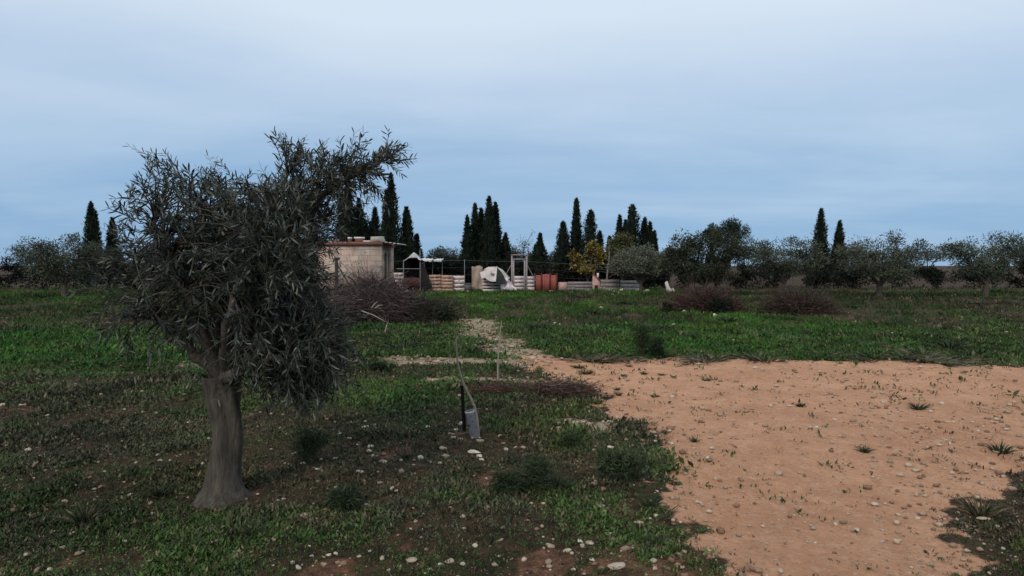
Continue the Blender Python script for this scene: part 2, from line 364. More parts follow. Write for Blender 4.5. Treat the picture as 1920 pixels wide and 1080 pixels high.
# ------------------------------------------------------------------ stones
def ico():
    t = (1 + 5 ** .5) / 2
    V = np.array([(-1, t, 0), (1, t, 0), (-1, -t, 0), (1, -t, 0), (0, -1, t), (0, 1, t), (0, -1, -t), (0, 1, -t), (t, 0, -1), (t, 0, 1), (-t, 0, -1), (-t, 0, 1)], float)
    Fc = [(0, 11, 5), (0, 5, 1), (0, 1, 7), (0, 7, 10), (0, 10, 11), (1, 5, 9), (5, 11, 4), (11, 10, 2), (10, 7, 6), (7, 1, 8), (3, 9, 4), (3, 4, 2), (3, 2, 6), (3, 6, 8), (3, 8, 9), (4, 9, 5), (2, 4, 11), (6, 2, 10), (8, 6, 7), (9, 8, 1)]
    return V / np.linalg.norm(V[0]), np.array(Fc)
def subdiv(V, Fc):
    V = list(map(tuple, V)); c = {}; out = []
    def mid(a, b):
        k = (min(a, b), max(a, b))
        if k not in c:
            p = np.array(V[a]) + np.array(V[b]); p /= np.linalg.norm(p); c[k] = len(V); V.append(tuple(p))
        return c[k]
    for a, b, d in Fc:
        x, y, z = mid(a, b), mid(b, d), mid(d, a); out += [(a, x, z), (b, y, x), (d, z, y), (x, y, z)]
    return np.array(V), np.array(out)
IV, IF = ico(); IV1, IF1 = subdiv(IV, IF); IV2, IF2 = subdiv(IV1, IF1)
MSTONE = mat('limestone', (.68, .60, .48), .9, .45, 2.2, .6, vary=(.36, .27, .19))
MGRAV = mat('gravel_stone', attr=True, var=.25, scale=60, rough=.9)
def stone_mesh(i):
    r = np.random.default_rng(100 + i); V = IV1.copy()
    for _ in range(7):                                     # chop facets
        n_ = unit(r.normal(size=3)); h = r.uniform(.45, .8); dd = V @ n_; V = V - np.outer(np.maximum(dd - h, 0), n_)
    V = V * np.array([r.uniform(.8, 1.2), r.uniform(.7, 1.0), r.uniform(.45, .75)]) + r.normal(size=V.shape) * .025
    mb = MB(); mb.add(V, IF1); me = mb.data('stone'); me.materials.append(MSTONE); return me
SM = [stone_mesh(i) for i in range(9)]
STONES = [(672, 890, 17, 'oblong pale yellowish stone lying flat in weeds below the olive branches'), (687, 972, 13, 'pale egg shaped stone tilted among dark weeds in the lower left'),
  (844, 1062, 16, 'large rounded cream stone at the bottom edge, left of its twin'), (868, 1066, 13, 'rounded cream stone at the bottom edge, right of its larger twin'),
  (874, 945, 12, 'white stone in the weeds straight below the sapling guard'), (772, 1055, 22, 'wide flat cream stone on reddish soil near the bottom edge'),
  (890, 850, 22, 'broad flat pale stone just below the sapling guard'), (789, 861, 14, 'rounded beige stone in weeds to the left below the sapling'),
  (1106, 1027, 16, 'pale angular stone in the lower right of the weeds'), (1281, 1039, 13, 'pale blocky stone where weeds meet the dirt at lower right'),
  (1153, 1074, 28, 'longest flat slab stone at the bottom edge right of centre'), (864, 796, 13, 'rounded cream stone leaning beside the sapling stake'),
  (1336, 847, 14, 'flat pinkish stone lying on the bare dirt at right'), (829, 843, 15, 'pale stone with a ragged edge left of the sapling guard'),
  (1063, 1040, 17, 'pale flat stone left of the pale angular one, lower right')]
MORE = [(741, 976, 10), (858, 886, 11), (900, 858, 13), (949, 849, 12), (630, 861, 11), (659, 795, 8), (802, 800, 13), (707, 812, 8), (694, 839, 16), (849, 823, 13), (901, 831, 12),
  (720, 869, 13), (826, 876, 12), (594, 882, 9), (734, 922, 12), (937, 1025, 12), (779, 989, 10), (694, 1036, 8), (585, 1044, 9), (938, 819, 8), (639, 816, 9), (826, 1067, 12), (646, 982, 8), (796, 948, 8), (720, 1046, 8),
  (728, 1070, 10), (727, 806, 7), (1111, 1058, 12), (1140, 1009, 12), (1090, 994, 8), (1019, 1017, 7), (1047, 962, 9), (1097, 947, 8), (1082, 871, 6), (963, 934, 8), (1229, 1077, 12), (1026, 1056, 9), (1167, 1044, 9),
  (1116, 911, 8), (1023, 832, 8), (1080, 847, 8), (1260, 838, 10), (580, 1028, 8), (1058, 662, 6), (1035, 662, 6), (1060, 600, 5), (1040, 607, 9), (1028, 604, 5), (1050, 609, 5), (690, 800, 7), (1010, 792, 7), (1089, 780, 7),
  (966, 844, 9), (1232, 930, 8), (1275, 905, 8), (1327, 868, 9), (1342, 900, 10), (1300, 846, 8), (870, 1000, 7), (1020, 1035, 7), (770, 1000, 8), (790, 1015, 8), (746, 1010, 6)]
def put_stone(i, px, py, wpx, label, group, asp=1.0):
    x, y = G(px, py); w = 1.18 * wpx / pxm(y) / 2
    o = bpy.data.objects.new('stone', SM[i % len(SM)]); COL.objects.link(o)
    o.location = gp(x, y, w * .24); o.rotation_euler = (random.uniform(-.25, .25), random.uniform(-.25, .25), random.uniform(0, 6.28)) if asp == 1 else (0, 0, random.uniform(-.3, .3))
    o.scale = (w * asp, w * random.uniform(.7, 1.0), w * random.uniform(.75, 1.1) / asp); tag(o, label, 'stone', group)
def make_stones():
    for i, (a, b, w, lb) in enumerate(STONES): put_stone(i, a, b, w, lb, 'pale stones scattered over the field', 1.15 if w > 15 else 1.0)
    k = 0; S = 'small pale stone scattered among the weeds, one of many alike'
    for a, b, w in MORE: put_stone(k, a, b, w, S, 'small pale stones among the weeds'); k += 1
    r = np.random.default_rng(77)
    while k < 258:
        px, py = r.uniform(60, 1860), 735 + 335 * r.random() ** .8
        x, y = G(px, py); d, g, bb, l, e = masks(np.array([x]), np.array([y]))
        if d[0] > .4 and r.random() > .15: continue
        if fbm(np.array([x * .9]), np.array([y * .9]), 91)[0] < .50 and r.random() > .12: continue
        put_stone(k, px, py, r.uniform(5, 12.5) * (py / 900), S, 'small pale stones among the weeds'); k += 1
    # gravel: far too many to count
    mb = MB(); n = 46000; x, y = sample_field(n, 2.7, 20, 1.15); d, g, bb, l, e = masks(x, y)
    keep = RNG.random(n) < np.clip(.13 + .75 * g + .45 * bb + .75 * e + .42 * d * sstep(.45, .72, fbm(x * 1.5, y * 1.5, 5)), 0, 1); x, y, g, d, e = x[keep], y[keep], g[keep], d[keep], e[keep]; N = len(x)
    s = RNG.gamma(1.6, .0050, N).clip(.003, .028) * (y / 4) ** .30 * (1 + .4 * g)
    A = np.stack([RNG.uniform(.8, 1.3, N), RNG.uniform(.7, 1.1, N), RNG.uniform(.4, .8, N)], -1) * s[:, None]
    V = (IV[None] + RNG.normal(size=(N, 12, 3)) * .14) * A[:, None] + np.stack([x, y, gz(x, y) + s * .45], -1)[:, None]
    tone = RNG.random((N, 1)) ** 1.6; base = np.array([.52, .43, .32]) * tone + np.array([.20, .115, .075]) * (1 - tone)
    mb.add(V.reshape(-1, 3), (IF[None] + np.arange(N)[:, None, None] * 12).reshape(-1, 3), np.repeat(base, 12, 0))
    o = mb.build('gravel', MGRAV); tag(o, 'loose pale gravel strewn over the bare strips and clearing edge', 'gravel', kind='stuff')
make_stones()

# ------------------------------------------------------------------ plants
MBARK = mat('bark', (.085, .068, .055), .9, .4, 14, .6)
MDARK = mat('dark_foliage', attr=True, var=.3, scale=1.6, rough=.75, spec=.15)
MLEAF = mat('pale_foliage', attr=True, var=.3, scale=2.5, rough=.7, spec=.2)
MTWIG = mat('dry_twig', attr=True, var=.3, scale=20, rough=.9, spec=.1)

def cypress(px, py, hw, y, label, group, shag=.18, pw=.75, spires=0, tone=1.0, cx=None):
    hw *= 1.25; pw = pw * 1.12 + .06; shag += .05; tip = P(px, py, y); bx = P(cx if cx else px, py, y).x; H = tip.z; R = hw / pxm(y)
    root = thing('cypress_tree', gp(bx, y), label, 'tree', group)
    t = MB(); t.tube([(bx, y, -.1), (bx, y, H * .3), (bx * .5 + tip.x * .5, y, H * .7)], [.14, .10, .04], 7); part(t, 'trunk', MBARK, root)
    mb = MB()
    cols = [(bx, y, H, R, 1.0)]
    for s in range(spires):
        a = RNG.uniform(0, 6.28); cols.append((bx + math.cos(a) * R * .5, y + math.sin(a) * R * .5, H * RNG.uniform(.80, .93), R * .6, .5))
    for (x0, y0, h, r, wt) in cols:
        N = int((2300 + 3000 * h / 7) * wt); t_ = RNG.random(N) ** 1.15; a = RNG.uniform(0, 6.28, N); sd = int(RNG.integers(1000))
        prof = lambda tt: r * np.minimum(1, .85 + tt / .2 * .15) * np.clip(1 - tt, 0, 1) ** pw + .012 * h * (1 - tt)
        nz = fbm(a / 6.28 * 6 + sd, t_ * h * 1.5, sd) - .5
        rr = prof(t_) * (1 + shag * 5.0 * nz) * (.52 + .5 * np.sqrt(RNG.random(N))) * (1 + (RNG.random(N) < .12) * RNG.uniform(.08, .22 + shag, N))
        lean = (tip.x - x0) * t_ ** 1.5 if wt == 1 else 0
        pos = np.stack([x0 + lean + np.cos(a) * rr, y0 + np.sin(a) * rr, .15 + t_ * (h - .5)], -1)
        d = np.stack([np.cos(a) * .38, np.sin(a) * .38, np.full(N, 1.)], -1) + RNG.normal(size=(N, 3)) * (.28 + shag * .8)
        L = RNG.uniform(.18, .42, N) * (1 - .35 * t_); cl = .45 + 1.2 * fbm(a / 6.28 * 6 + sd, t_ * h * 2.2, sd + 9)[:, None]
        leaf_quads(mb, pos, d, L, L * RNG.uniform(.16, .34, N), tone * cl * (.75 + .5 * RNG.random((N, 1))) * (np.array([.014, .022, .014]) + (fbm(a * 2 + sd, t_ * h * 1.2, sd + 31)[:, None] > .6) * np.array([.012, .010, .003])), nrm=np.stack([np.cos(a), np.sin(a), np.zeros(N)], -1) + RNG.normal(size=(N, 3)) * .5)
        tt = np.linspace(0, .96, 14); ang = np.arange(9) / 9 * 6.28      # unseen solid shell, added to stop light shining through
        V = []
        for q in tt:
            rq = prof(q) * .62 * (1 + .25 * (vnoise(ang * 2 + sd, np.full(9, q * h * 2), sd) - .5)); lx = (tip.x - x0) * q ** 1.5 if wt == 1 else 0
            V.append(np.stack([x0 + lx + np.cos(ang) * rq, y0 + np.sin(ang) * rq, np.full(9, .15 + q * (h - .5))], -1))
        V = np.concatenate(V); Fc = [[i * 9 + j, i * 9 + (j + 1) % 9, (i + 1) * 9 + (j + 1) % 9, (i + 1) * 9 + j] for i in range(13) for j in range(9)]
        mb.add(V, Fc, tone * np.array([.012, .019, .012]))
    part(mb, 'crown', MDARK, root)
    return root

def crown_leaves(mb, c, rad, n, ln, col, clumps=26, cs=.30, wr=(.25, .5), flat=0.0, tw=None, vary=.5):
    c = np.array(c); rad = np.array(rad)
    q = unit(RNG.normal(size=(clumps, 3))) * (RNG.random((clumps, 1)) ** .45); q[:, 2] = np.maximum(q[:, 2], -.8); q = q * .80
    ci = RNG.integers(0, clumps, n); cw = cs * RNG.uniform(.6, 1.3, clumps)
    off = unit(RNG.normal(size=(n, 3))) * (RNG.random((n, 1)) ** .5) * cw[ci][:, None]
    pos = c + (q[ci] + off) * rad
    pos[:, 2] = np.maximum(pos[:, 2], .02)
    d = unit(off) + RNG.normal(size=(n, 3)) * .8 + np.array([0, 0, .25]); L = RNG.uniform(.6, 1.4, n) * ln
    tone = (1 - vary * .6 + vary * 1.2 * RNG.random(clumps))[ci][:, None] * (.65 + .7 * RNG.random((n, 1)))
    leaf_quads(mb, pos, d, L, L * RNG.uniform(*wr, n), np.array(col) * tone)
    return c + q * rad
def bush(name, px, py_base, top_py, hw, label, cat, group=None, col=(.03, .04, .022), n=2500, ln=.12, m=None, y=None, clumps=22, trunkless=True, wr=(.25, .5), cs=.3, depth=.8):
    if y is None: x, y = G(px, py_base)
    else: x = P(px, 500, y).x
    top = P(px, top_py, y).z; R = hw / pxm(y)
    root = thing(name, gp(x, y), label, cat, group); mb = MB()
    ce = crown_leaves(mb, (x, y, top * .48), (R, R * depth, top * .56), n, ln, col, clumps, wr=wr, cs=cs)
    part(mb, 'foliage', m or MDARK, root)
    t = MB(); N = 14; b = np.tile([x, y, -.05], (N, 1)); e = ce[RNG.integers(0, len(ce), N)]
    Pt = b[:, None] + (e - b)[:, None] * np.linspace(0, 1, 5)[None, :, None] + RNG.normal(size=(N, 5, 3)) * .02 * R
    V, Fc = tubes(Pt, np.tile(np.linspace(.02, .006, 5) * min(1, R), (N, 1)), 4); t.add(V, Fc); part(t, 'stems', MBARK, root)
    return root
def tree(name, px, y, base_w, crowns, label, group=None, col=(.05, .06, .04), m=None, ln=.13, per=2600, fork=.35, lean=0.0, wr=(.2, .4), clumps=34, bark=None, vary=.5):
    """crowns: list of (px, py, hw, hh) in photo pixels at depth y"""
    x = P(px, 500, y).x; root = thing(name, gp(x, y), label, 'tree', group); mb = MB(); t = MB(); fk = np.array([x + lean * .3, y, fork])
    t.tube([(x, y, -.1), (x + lean * .15, y, fork * .5), fk], [base_w * 1.25, base_w, base_w * .9], 8)
    for (a, b, hw, hh) in crowns:
        c = P(a, b, y + RNG.uniform(-.5, .5)); s = pxm(y); R = (hw / s, hw / s * .85, hh / s)
        ce = crown_leaves(mb, c, R, per, ln, col, clumps, wr=wr, vary=vary)
        mid = (fk + np.array(c)) / 2 + RNG.normal(size=3) * .12; lim = [fk, mid, np.array(c) - np.array([0, 0, .2 * R[2]])]
        t.tube(lim, [base_w * .8, base_w * .5, base_w * .25], 6)
        N = 10; e = ce[RNG.integers(0, len(ce), N)]; b0 = np.array(lim)[RNG.integers(1, 3, N)]
        Pt = b0[:, None] + (e - b0)[:, None] * np.linspace(0, 1, 5)[None, :, None] + RNG.normal(size=(N, 5, 3)) * .04
        V, Fc = tubes(Pt, np.tile(np.linspace(base_w * .3, .006, 5), (N, 1)), 4); t.add(V, Fc)
    part(t, 'trunk', bark or MBARK, root); part(mb, 'crown', m or MLEAF, root)
    return root

def make_cypresses():
    g = 'cypresses behind the pallet fence'
    C = [(652, 330, 20, 41, 'tall dark cypress half hidden by the near olive leaves', .2, .8, 1), (673, 366, 22, 42, 'dark cypress behind the hut roof, just right of the olive branch', .25, .7, 1),
     (703, 382, 20, 43, 'short dark cypress behind the hut between two taller ones', .2, .7, 0), (733, 318, 19, 40, 'tallest pointed cypress on the left, just behind the hut corner', .12, .62, 1),
     (762, 381, 18, 41, 'broad cypress right of the tallest pointed one by the hut', .18, .6, 1), (781, 432, 15, 42, 'low ragged cypress with a drooping side branch beside the hut cypresses', .4, .8, 0),
     (876, 398, 14, 45, 'slim cypress at the left end of the middle clump', .12, .8, 0), (891, 375, 16, 46, 'second cypress from the left in the middle clump', .15, .7, 0),
     (902, 384, 15, 47, 'narrow cypress between the two tall ones of the middle clump', .15, .7, 0), (917, 362, 17, 45, 'tallest cypress of the middle clump', .14, .62, 1),
     (929, 373, 13, 46, 'cypress with a twin tip at the right end of the middle clump', .18, .55, 1), (948, 431, 17, 46, 'short shaggy cypress to the right of the middle clump', .45, .9, 0),
     (1013, 431, 22, 46, 'short wide cone shaped cypress standing alone behind the gate frame', .2, .95, 1),
     (1056, 409, 16, 45, 'rounded cypress left of the tall slim one, behind the red panels', .15, .5, 0), (1081, 365, 12, 46, 'tall slim cypress above the yellow green tree', .1, .55, 0),
     (1108, 387, 17, 45, 'shaggy cypress right of the tall slim one above the yellow tree', .32, .5, 0), (1125, 427, 9, 47, 'small cypress to the right above the yellow green tree', .25, .7, 0),
     (1143, 437, 10, 48, 'small cypress left of the right hand clump', .25, .7, 0), (1162, 397, 14, 46, 'slim cypress at the left of the right hand clump', .12, .75, 0),
     (1173, 406, 8, 48, 'thin cypress squeezed in the right hand clump', .15, .7, 0), (1186, 377, 16, 45, 'thickest and tallest cypress of the right hand clump', .22, .42, 0),
     (1209, 402, 13, 46, 'cypress right of the thickest one in the right hand clump', .2, .55, 0), (1219, 410, 9, 47, 'narrow cypress near the right end of the right hand clump', .14, .6, 0),
     (1227, 427, 8, 48, 'lowest cypress at the right end of the right hand clump', .14, .6, 0)]
    for a, b, hw, y, lb, sh, pw, sp in C: cypress(a, b, hw, y, lb, g, sh, pw, sp)
    for a, b, hw, y, lb in [(170, 372, 16, 46, 'tall cypress at the far left beyond the field'), (210, 402, 14, 47, 'shorter cypress beside the tall one at the far left'),
                            (1540, 385, 15, 49, 'tall cypress rising over the olive grove at right'), (1575, 408, 13, 50, 'shorter cypress beside the tall one over the olive grove')]:
        cypress(a, b, hw, y, lb, g, .18, .65, 1)
make_cypresses()

def make_trees():
    OL = (.125, .132, .092)
    g = 'olive trees along the right edge of the field'
    tree('olive_tree', 1202, 36.0, .10, [(1178, 488, 40, 32), (1215, 487, 45, 33), (1205, 497, 44, 20), (1245, 492, 30, 26), (1160, 496, 24, 24)], 'grey green olive tree with a forked trunk before the low grey wall', g, OL, per=4200, fork=.5, ln=.12, vary=.8)
    tree('olive_tree', 1322, 31.0, .13, [(1262, 490, 28, 32), (1288, 470, 40, 36), (1335, 461, 45, 38), (1380, 464, 44, 42), (1305, 508, 46, 28), (1350, 505, 44, 30)], 'large dark olive tree at the right edge of the photo', g, (.040, .048, .028), per=3600, fork=.6, ln=.12, vary=.8)
    tree('olive_tree', 1470, 33.0, .13, [(1440, 480, 55, 38), (1500, 476, 55, 40), (1475, 505, 60, 28)], 'olive tree right of the large dark one', g, (.07, .082, .052), per=4200, fork=.6, ln=.12, vary=.8)
    tree('olive_tree', 1650, 30.0, .14, [(1610, 480, 62, 42), (1690, 478, 62, 44), (1650, 505, 66, 30)], 'wide olive tree behind the right end of the clearing', g, (.075, .085, .056), per=4600, fork=.6, ln=.12, vary=.8)
    tree('olive_tree', 1850, 32.0, .13, [(1815, 480, 56, 40), (1880, 474, 58, 44), (1850, 505, 60, 28)], 'olive tree at the far right end of the grove', g, (.066, .078, .05), per=4200, fork=.6, ln=.12, vary=.8)
    tree('olive_tree', 120, 30.0, .13, [(80, 480, 60, 42), (150, 476, 60, 44), (115, 506, 60, 28)], 'olive tree at the far left of the field', g, (.07, .082, .052), per=4200, fork=.6, ln=.12, vary=.8)
    tree('broadleaf_tree', 1338, 50.0, .12, [(1336, 436, 20, 15), (1345, 450, 26, 18)], 'dark leafy tree rising behind the large olive', None, (.03, .04, .026), MDARK, per=1600, fork=1.2, ln=.2)
    tree('pine_tree', 1366, 47.0, .14, [(1370, 425, 22, 20), (1385, 440, 30, 22)], 'dark pine top at the right edge behind the olives', None, (.018, .03, .018), MDARK, per=1800, fork=2.0, ln=.2, wr=(.12, .25))
    tree('yellowing_tree', 1102, 41.0, .08, [(1085, 492, 20, 18), (1112, 470, 20, 16), (1098, 506, 22, 12), (1124, 484, 14, 26), (1075, 480, 10, 10)], 'yellow green autumn tree in front of the dark cypresses', None, (.165, .125, .030), per=420, fork=.7, ln=.19, wr=(.4, .7), vary=1.1, clumps=15)
    tree('broadleaf_tree', 1166, 43.0, .09, [(1168, 452, 26, 20), (1150, 470, 18, 22)], 'olive green leafy tree below the right hand cypress clump', None, (.070, .070, .024), per=800, fork=1.0, ln=.18, wr=(.35, .6))
    # distant scrub between the clumps
    gs = 'grey scrub trees far behind the fence'
    for a, hw, tp, y, lb in [(822, 28, 458, 70, 'grey green scrub tree seen beyond the white roof sheets'), (851, 16, 464, 72, 'low grey scrub tree left of the middle cypress clump'), (967, 16, 463, 60, 'small grey scrub tree behind the gate frame'),
                            (997, 14, 468, 62, 'pale grey scrub just right of the gate frame top'), (1036, 14, 470, 62, 'bluish scrub gap filler left of the rounded cypress'),(300, 60, 452, 66, 'wide scrub tree beyond the far left field'), (60, 50, 456, 66, 'scrub tree at the far left edge'),
                            (420, 70, 448, 60, 'broad scrub tree hidden behind the near olive'), (1270, 30, 455, 64, 'grey scrub tree between the forked olive and the dark olive'), (1400, 50, 448, 66, 'scrub tree behind the olive grove'), (1740, 60, 452, 66, 'far scrub tree behind the right grove'),(1570, 60, 456, 66, 'far scrub tree in the middle of the right grove'),(1900, 60, 452, 66, 'far scrub tree at the right end')]:
        tree('scrub_tree', a, y, .08, [(a, tp + 18, hw, 20), (a + hw * .4, tp + 26, hw * .8, 18), (a - hw * .4, tp + 28, hw * .8, 18)], lb, gs, (.055, .068, .058), per=900, fork=.8, ln=.24)
    # bare tree
    root = thing('bare_tree', gp(P(983, 500, 50).x, 50), 'thin bare tree with twiggy top above the gate frame', 'tree'); x = root.location.x
    t = MB(); t.tube([(x, 50, -.1), (x + .05, 50, 1.5), (x - .05, 50, 3.1)], [.05, .04, .02], 6); part(t, 'trunk', MBARK, root)
    mb = MB(); N = 60; b = np.stack([np.full(N, x), np.full(N, 50.), RNG.uniform(1.6, 3.2, N)], -1); d = RNG.normal(size=(N, 3)) * np.array([.7, .7, .2]) + np.array([0, 0, .8])
    Pt = twig_paths(b, d, RNG.uniform(.3, .9, N), 5, .3); V, Fc = tubes(Pt, np.tile(np.linspace(.018, .008, 5), (N, 1)), 3); mb.add(V, Fc, (.06, .055, .045))
    e = Pt[:, -1]; leaf_quads(mb, np.repeat(e, 8, 0) + RNG.normal(size=(N * 8, 3)) * .12, RNG.normal(size=(N * 8, 3)), .12, .06, (.08, .075, .05)); part(mb, 'twigs', MTWIG, root)
    root = thing('bare_tree', gp(P(1139, 500, 40).x, 40), 'pale bare leaning trunk between the yellow tree and the forked olive', 'tree'); x = root.location.x
    t = MB(); t.tube([(x - .1, 40, -.1), (x, 40, 1.2), (x + .12, 40, 2.3), (x + .06, 40, 3.3)], [.06, .05, .04, .015], 6, (.22, .19, .16)); part(t, 'trunk', MTWIG, root)
    mb = MB(); N = 40; b = np.stack([np.full(N, x + .08), np.full(N, 40.), RNG.uniform(.8, 3.1, N)], -1); d = RNG.normal(size=(N, 3)) * np.array([.8, .8, .2]) + np.array([0, 0, .5])
    V, Fc = tubes(twig_paths(b, d, RNG.uniform(.3, .8, N), 5, .3), np.tile(np.linspace(.016, .006, 5), (N, 1)), 3); mb.add(V, Fc, (.15, .12, .1)); part(mb, 'twigs', MTWIG, root)
    # dark hedge of separate shrubs right behind the fence
    gh = 'dark shrubs behind the pallet fence'
    H = [(640, 440, 30), (678, 390, 34), (700, 396, 30), (655, 392, 34), (690, 398, 24), (668, 405, 26), (714, 420, 22), (650, 410, 26), (738, 440, 22), (762, 450, 22), (742, 465, 24), (755, 478, 26), (800, 482, 24), (818, 477, 26), (834, 479, 26), (852, 482, 22), (868, 486, 14), (895, 484, 24), (925, 484, 26), (955, 480, 22), (985, 488, 24), (1015, 480, 30), (1045, 486, 24), (1075, 482, 24),
         (1105, 494, 26), (1140, 486, 22), (1170, 490, 26), (1210, 486, 30), (1250, 482, 30), (1290, 480, 34), (1345, 478, 34), (1400, 484, 40), (1460, 486, 40), (1530, 482, 44), (1600, 486, 44), (1680, 482, 46), (1760, 486, 46), (1840, 482, 46), (1910, 486, 40),
         (560, 470, 44), (480, 476, 44), (400, 480, 44), (320, 482, 44), (240, 480, 44), (160, 482, 44), (80, 480, 44), (10, 484, 44)]
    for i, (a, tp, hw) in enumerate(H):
        bush('dark_shrub', a, 0, tp, hw, 'dark evergreen shrub in the hedge line behind the fence', 'shrub', gh, (.011, .014, .010), 2600, .17, y=41.5 + (i % 3) * .8, clumps=14)
make_trees()

# ------------------------------------------------------------------ the near olive tree
MOLIVE = mat('olive_leaf', attr=True, var=.2, scale=25, rough=.6, spec=.18, back=(.155, .165, .145))
MFRUIT = mat('olive_fruit', (.010, .008, .012), .35, .2, 30, spec=.4)
def near_olive():
    Y0 = 4.2; bx = P(405, 500, Y0).x
    root = thing('olive_tree', gp(bx, Y0), 'near olive tree with drooping leafy branches and black olives, on the left', 'tree')
    def W(px, py, dy=0.0): return np.array(P(px, py, Y0 + dy))
    fork = W(425, 720); t = MB(); k_ = 34; zz = np.linspace(-.08, fork[2] + .06, k_); an = np.arange(28) / 28 * 2 * np.pi; V = []
    for z in zz:
        f = max(z, 0) / fork[2]; cxx = bx + (fork[0] - bx) * f + .03 * math.sin(z * 5); r0 = .088 + .10 * math.exp(-max(z, 0) / .07) * 1.0 + .03 * f ** 4
        tw_ = an + z * 1.1; rr = r0 * (1 + .13 * np.sin(tw_ * 3 + 1) + .09 * np.sin(tw_ * 5 + z * 2) + .60 * (fbm(np.cos(tw_) * 2.2 + 5, np.sin(tw_) * 2.2 + z * 4, 401, 4) - .5) + .05 * (vnoise(tw_ * 9, np.full(28, z * 7), 402) - .5))
        V.append(np.stack([cxx + np.cos(an) * rr, Y0 + np.sin(an) * rr, np.full(28, z)], -1))
    t.add(np.concatenate(V), [[i * 28 + j, i * 28 + (j + 1) % 28, (i + 1) * 28 + (j + 1) % 28, (i + 1) * 28 + j] for i in range(k_ - 1) for j in range(28)])
    part(t, 'trunk', mat('olive_bark', (.085, .072, .058), .95, .75, 26, 1.0, stretch=.16), root, True)
    limbs = [[fork, W(470, 600, .1), W(520, 470, 0), W(560, 410, -.1), W(612, 352, -.15), W(680, 322, -.15), W(728, 292, -.15)],
             [fork, W(480, 640, -.1), W(540, 580, -.2), W(590, 590, -.25), W(625, 640, -.3)], [fork, W(490, 560, -.2), W(530, 490, -.35), W(560, 470, -.4)],
             [fork, W(440, 560, .2), W(480, 440, .2), W(515, 370, .15), W(540, 335, .1)], [fork, W(400, 560, .1), W(385, 440, .2), W(372, 360, .2)], [fork, W(360, 580, -.2), W(315, 480, -.2), W(290, 400, -.1)],
             [fork, W(350, 640, 0), W(280, 580, .1), W(235, 520, .1)], [fork, W(430, 600, -.4), W(470, 500, -.5), W(495, 420, -.4)], [fork, W(450, 600, .4), W(510, 480, .6), W(560, 380, .5)], [fork, W(500, 660, .3), W(570, 640, .35), W(600, 690, .3)],
             [fork, W(400, 600, .4), W(340, 480, .6), W(330, 380, .5)], [fork, W(460, 690, -.4), W(530, 670, -.45), W(575, 720, -.4)]]
    nodes = []
    for L in limbs:
        L = np.array(L); k = 14; ti = np.linspace(0, len(L) - 1, k); pts = np.stack([np.interp(ti, np.arange(len(L)), L[:, c]) for c in range(3)], -1)
        pts[1:-1] = (pts[:-2] + 2 * pts[1:-1] + pts[2:]) / 4; pts += RNG.normal(size=pts.shape) * .013
        mb = MB(); mb.tube(pts, np.linspace(.05, .007, k), 7); part(mb, 'limb', MBARK, root, True); nodes.append(pts[3:])
    nodes = np.concatenate(nodes)
    # regions filled with twigs: (px, py, dy, rx, ry(px), rdepth m, count, mean direction)
    REG = [(440, 490, 0, 105, 150, .55, 300, (0, 0, .3)), (490, 480, -.45, 55, 120, .12, 110, (.1, -.4, .1)), (560, 410, -.05, 46, 58, .35, 150, (.3, 0, .5)), (548, 500, -.05, 32, 110, .3, 110, (.1, -.1, .2)), (525, 610, -.1, 70, 100, .5, 300, (.2, -.1, -.2)), (590, 645, -.2, 42, 50, .3, 130, (.4, -.1, -.3)), (560, 690, -.1, 42, 38, .3, 90, (.3, -.1, -.6)),
           (365, 440, 0, 115, 120, .6, 230, (-.2, 0, .3)), (340, 540, 0, 130, 100, .5, 240, (-.3, 0, -.1)), (615, 345, -.15, 40, 30, .16, 44, (.5, -.1, .2)), (665, 320, -.15, 45, 16, .12, 30, (.7, -.1, .35)), (710, 296, -.15, 24, 14, .1, 14, (.9, -.1, .45)),
           (680, 335, -.15, 26, 8, .1, 7, (.5, -.1, -.8)), (605, 318, -.15, 26, 12, .1, 8, (.3, -.1, .5)), (548, 322, .1, 28, 24, .15, 26, (.2, 0, .8)), (560, 480, -.38, 18, 36, .2, 14, (.4, -.3, .1)), (535, 520, -.3, 34, 55, .3, 70, (.1, -.2, .1)), (726, 300, -.15, 12, 12, .08, 5, (1, 0, .1))]
    base, dirs = [], []
    for (a, b, dy, rx, ry, rd, n, dm) in REG:
        q = unit(RNG.normal(size=(n, 3))) * RNG.random((n, 1)) ** .4; c = W(a, b, dy); s = pxm(Y0)
        base.append(c + q * np.array([rx / s, rd, ry / s])); dirs.append(np.array(dm) + RNG.normal(size=(n, 3)) * .45 + q * .3)
    base = np.concatenate(base); dirs = np.concatenate(dirs); N = len(base)
    dd = ((base[:, None] - nodes[None]) ** 2).sum(-1); near = nodes[dd.argmin(1)]
    tw = MB(); tt = np.linspace(0, 1, 5)[None, :, None]; sag = np.zeros((N, 5, 3)); sag[..., 2] = .05 * np.sin(np.pi * tt[..., 0])
    V, Fc = tubes(near[:, None] + (base - near)[:, None] * tt + sag, np.tile(np.linspace(.006, .0028, 5), (N, 1)), 4); tw.add(V, Fc, (.075, .065, .052))
    ln = RNG.uniform(.13, .27, N); Pt = twig_paths(base, dirs, ln, 7, .18, .12)
    # leaves in opposite pairs
    keepT = ~((Pt[:, -1, 2] > P(600, 246, Y0).z) & (Pt[:, -1, 0] > P(560, 300, Y0).x) & (Pt[:, -1, 0] < P(735, 300, Y0).x)) & (Pt[:, -1, 0] < P(772, 300, Y0).x); Pt = Pt[keepT]; N = len(Pt)
    V, Fc = tubes(Pt, np.tile(np.linspace(.0028, .001, 7), (N, 1)), 4); tw.add(V, Fc, (.11, .105, .08)); part(tw, 'twigs', MTWIG, root)
    lf = MB(); K = 10; T = np.linspace(.08, 1, K); idx = T * 6; i0 = np.minimum(idx.astype(int), 5); fr = (idx - i0)[None, :, None]
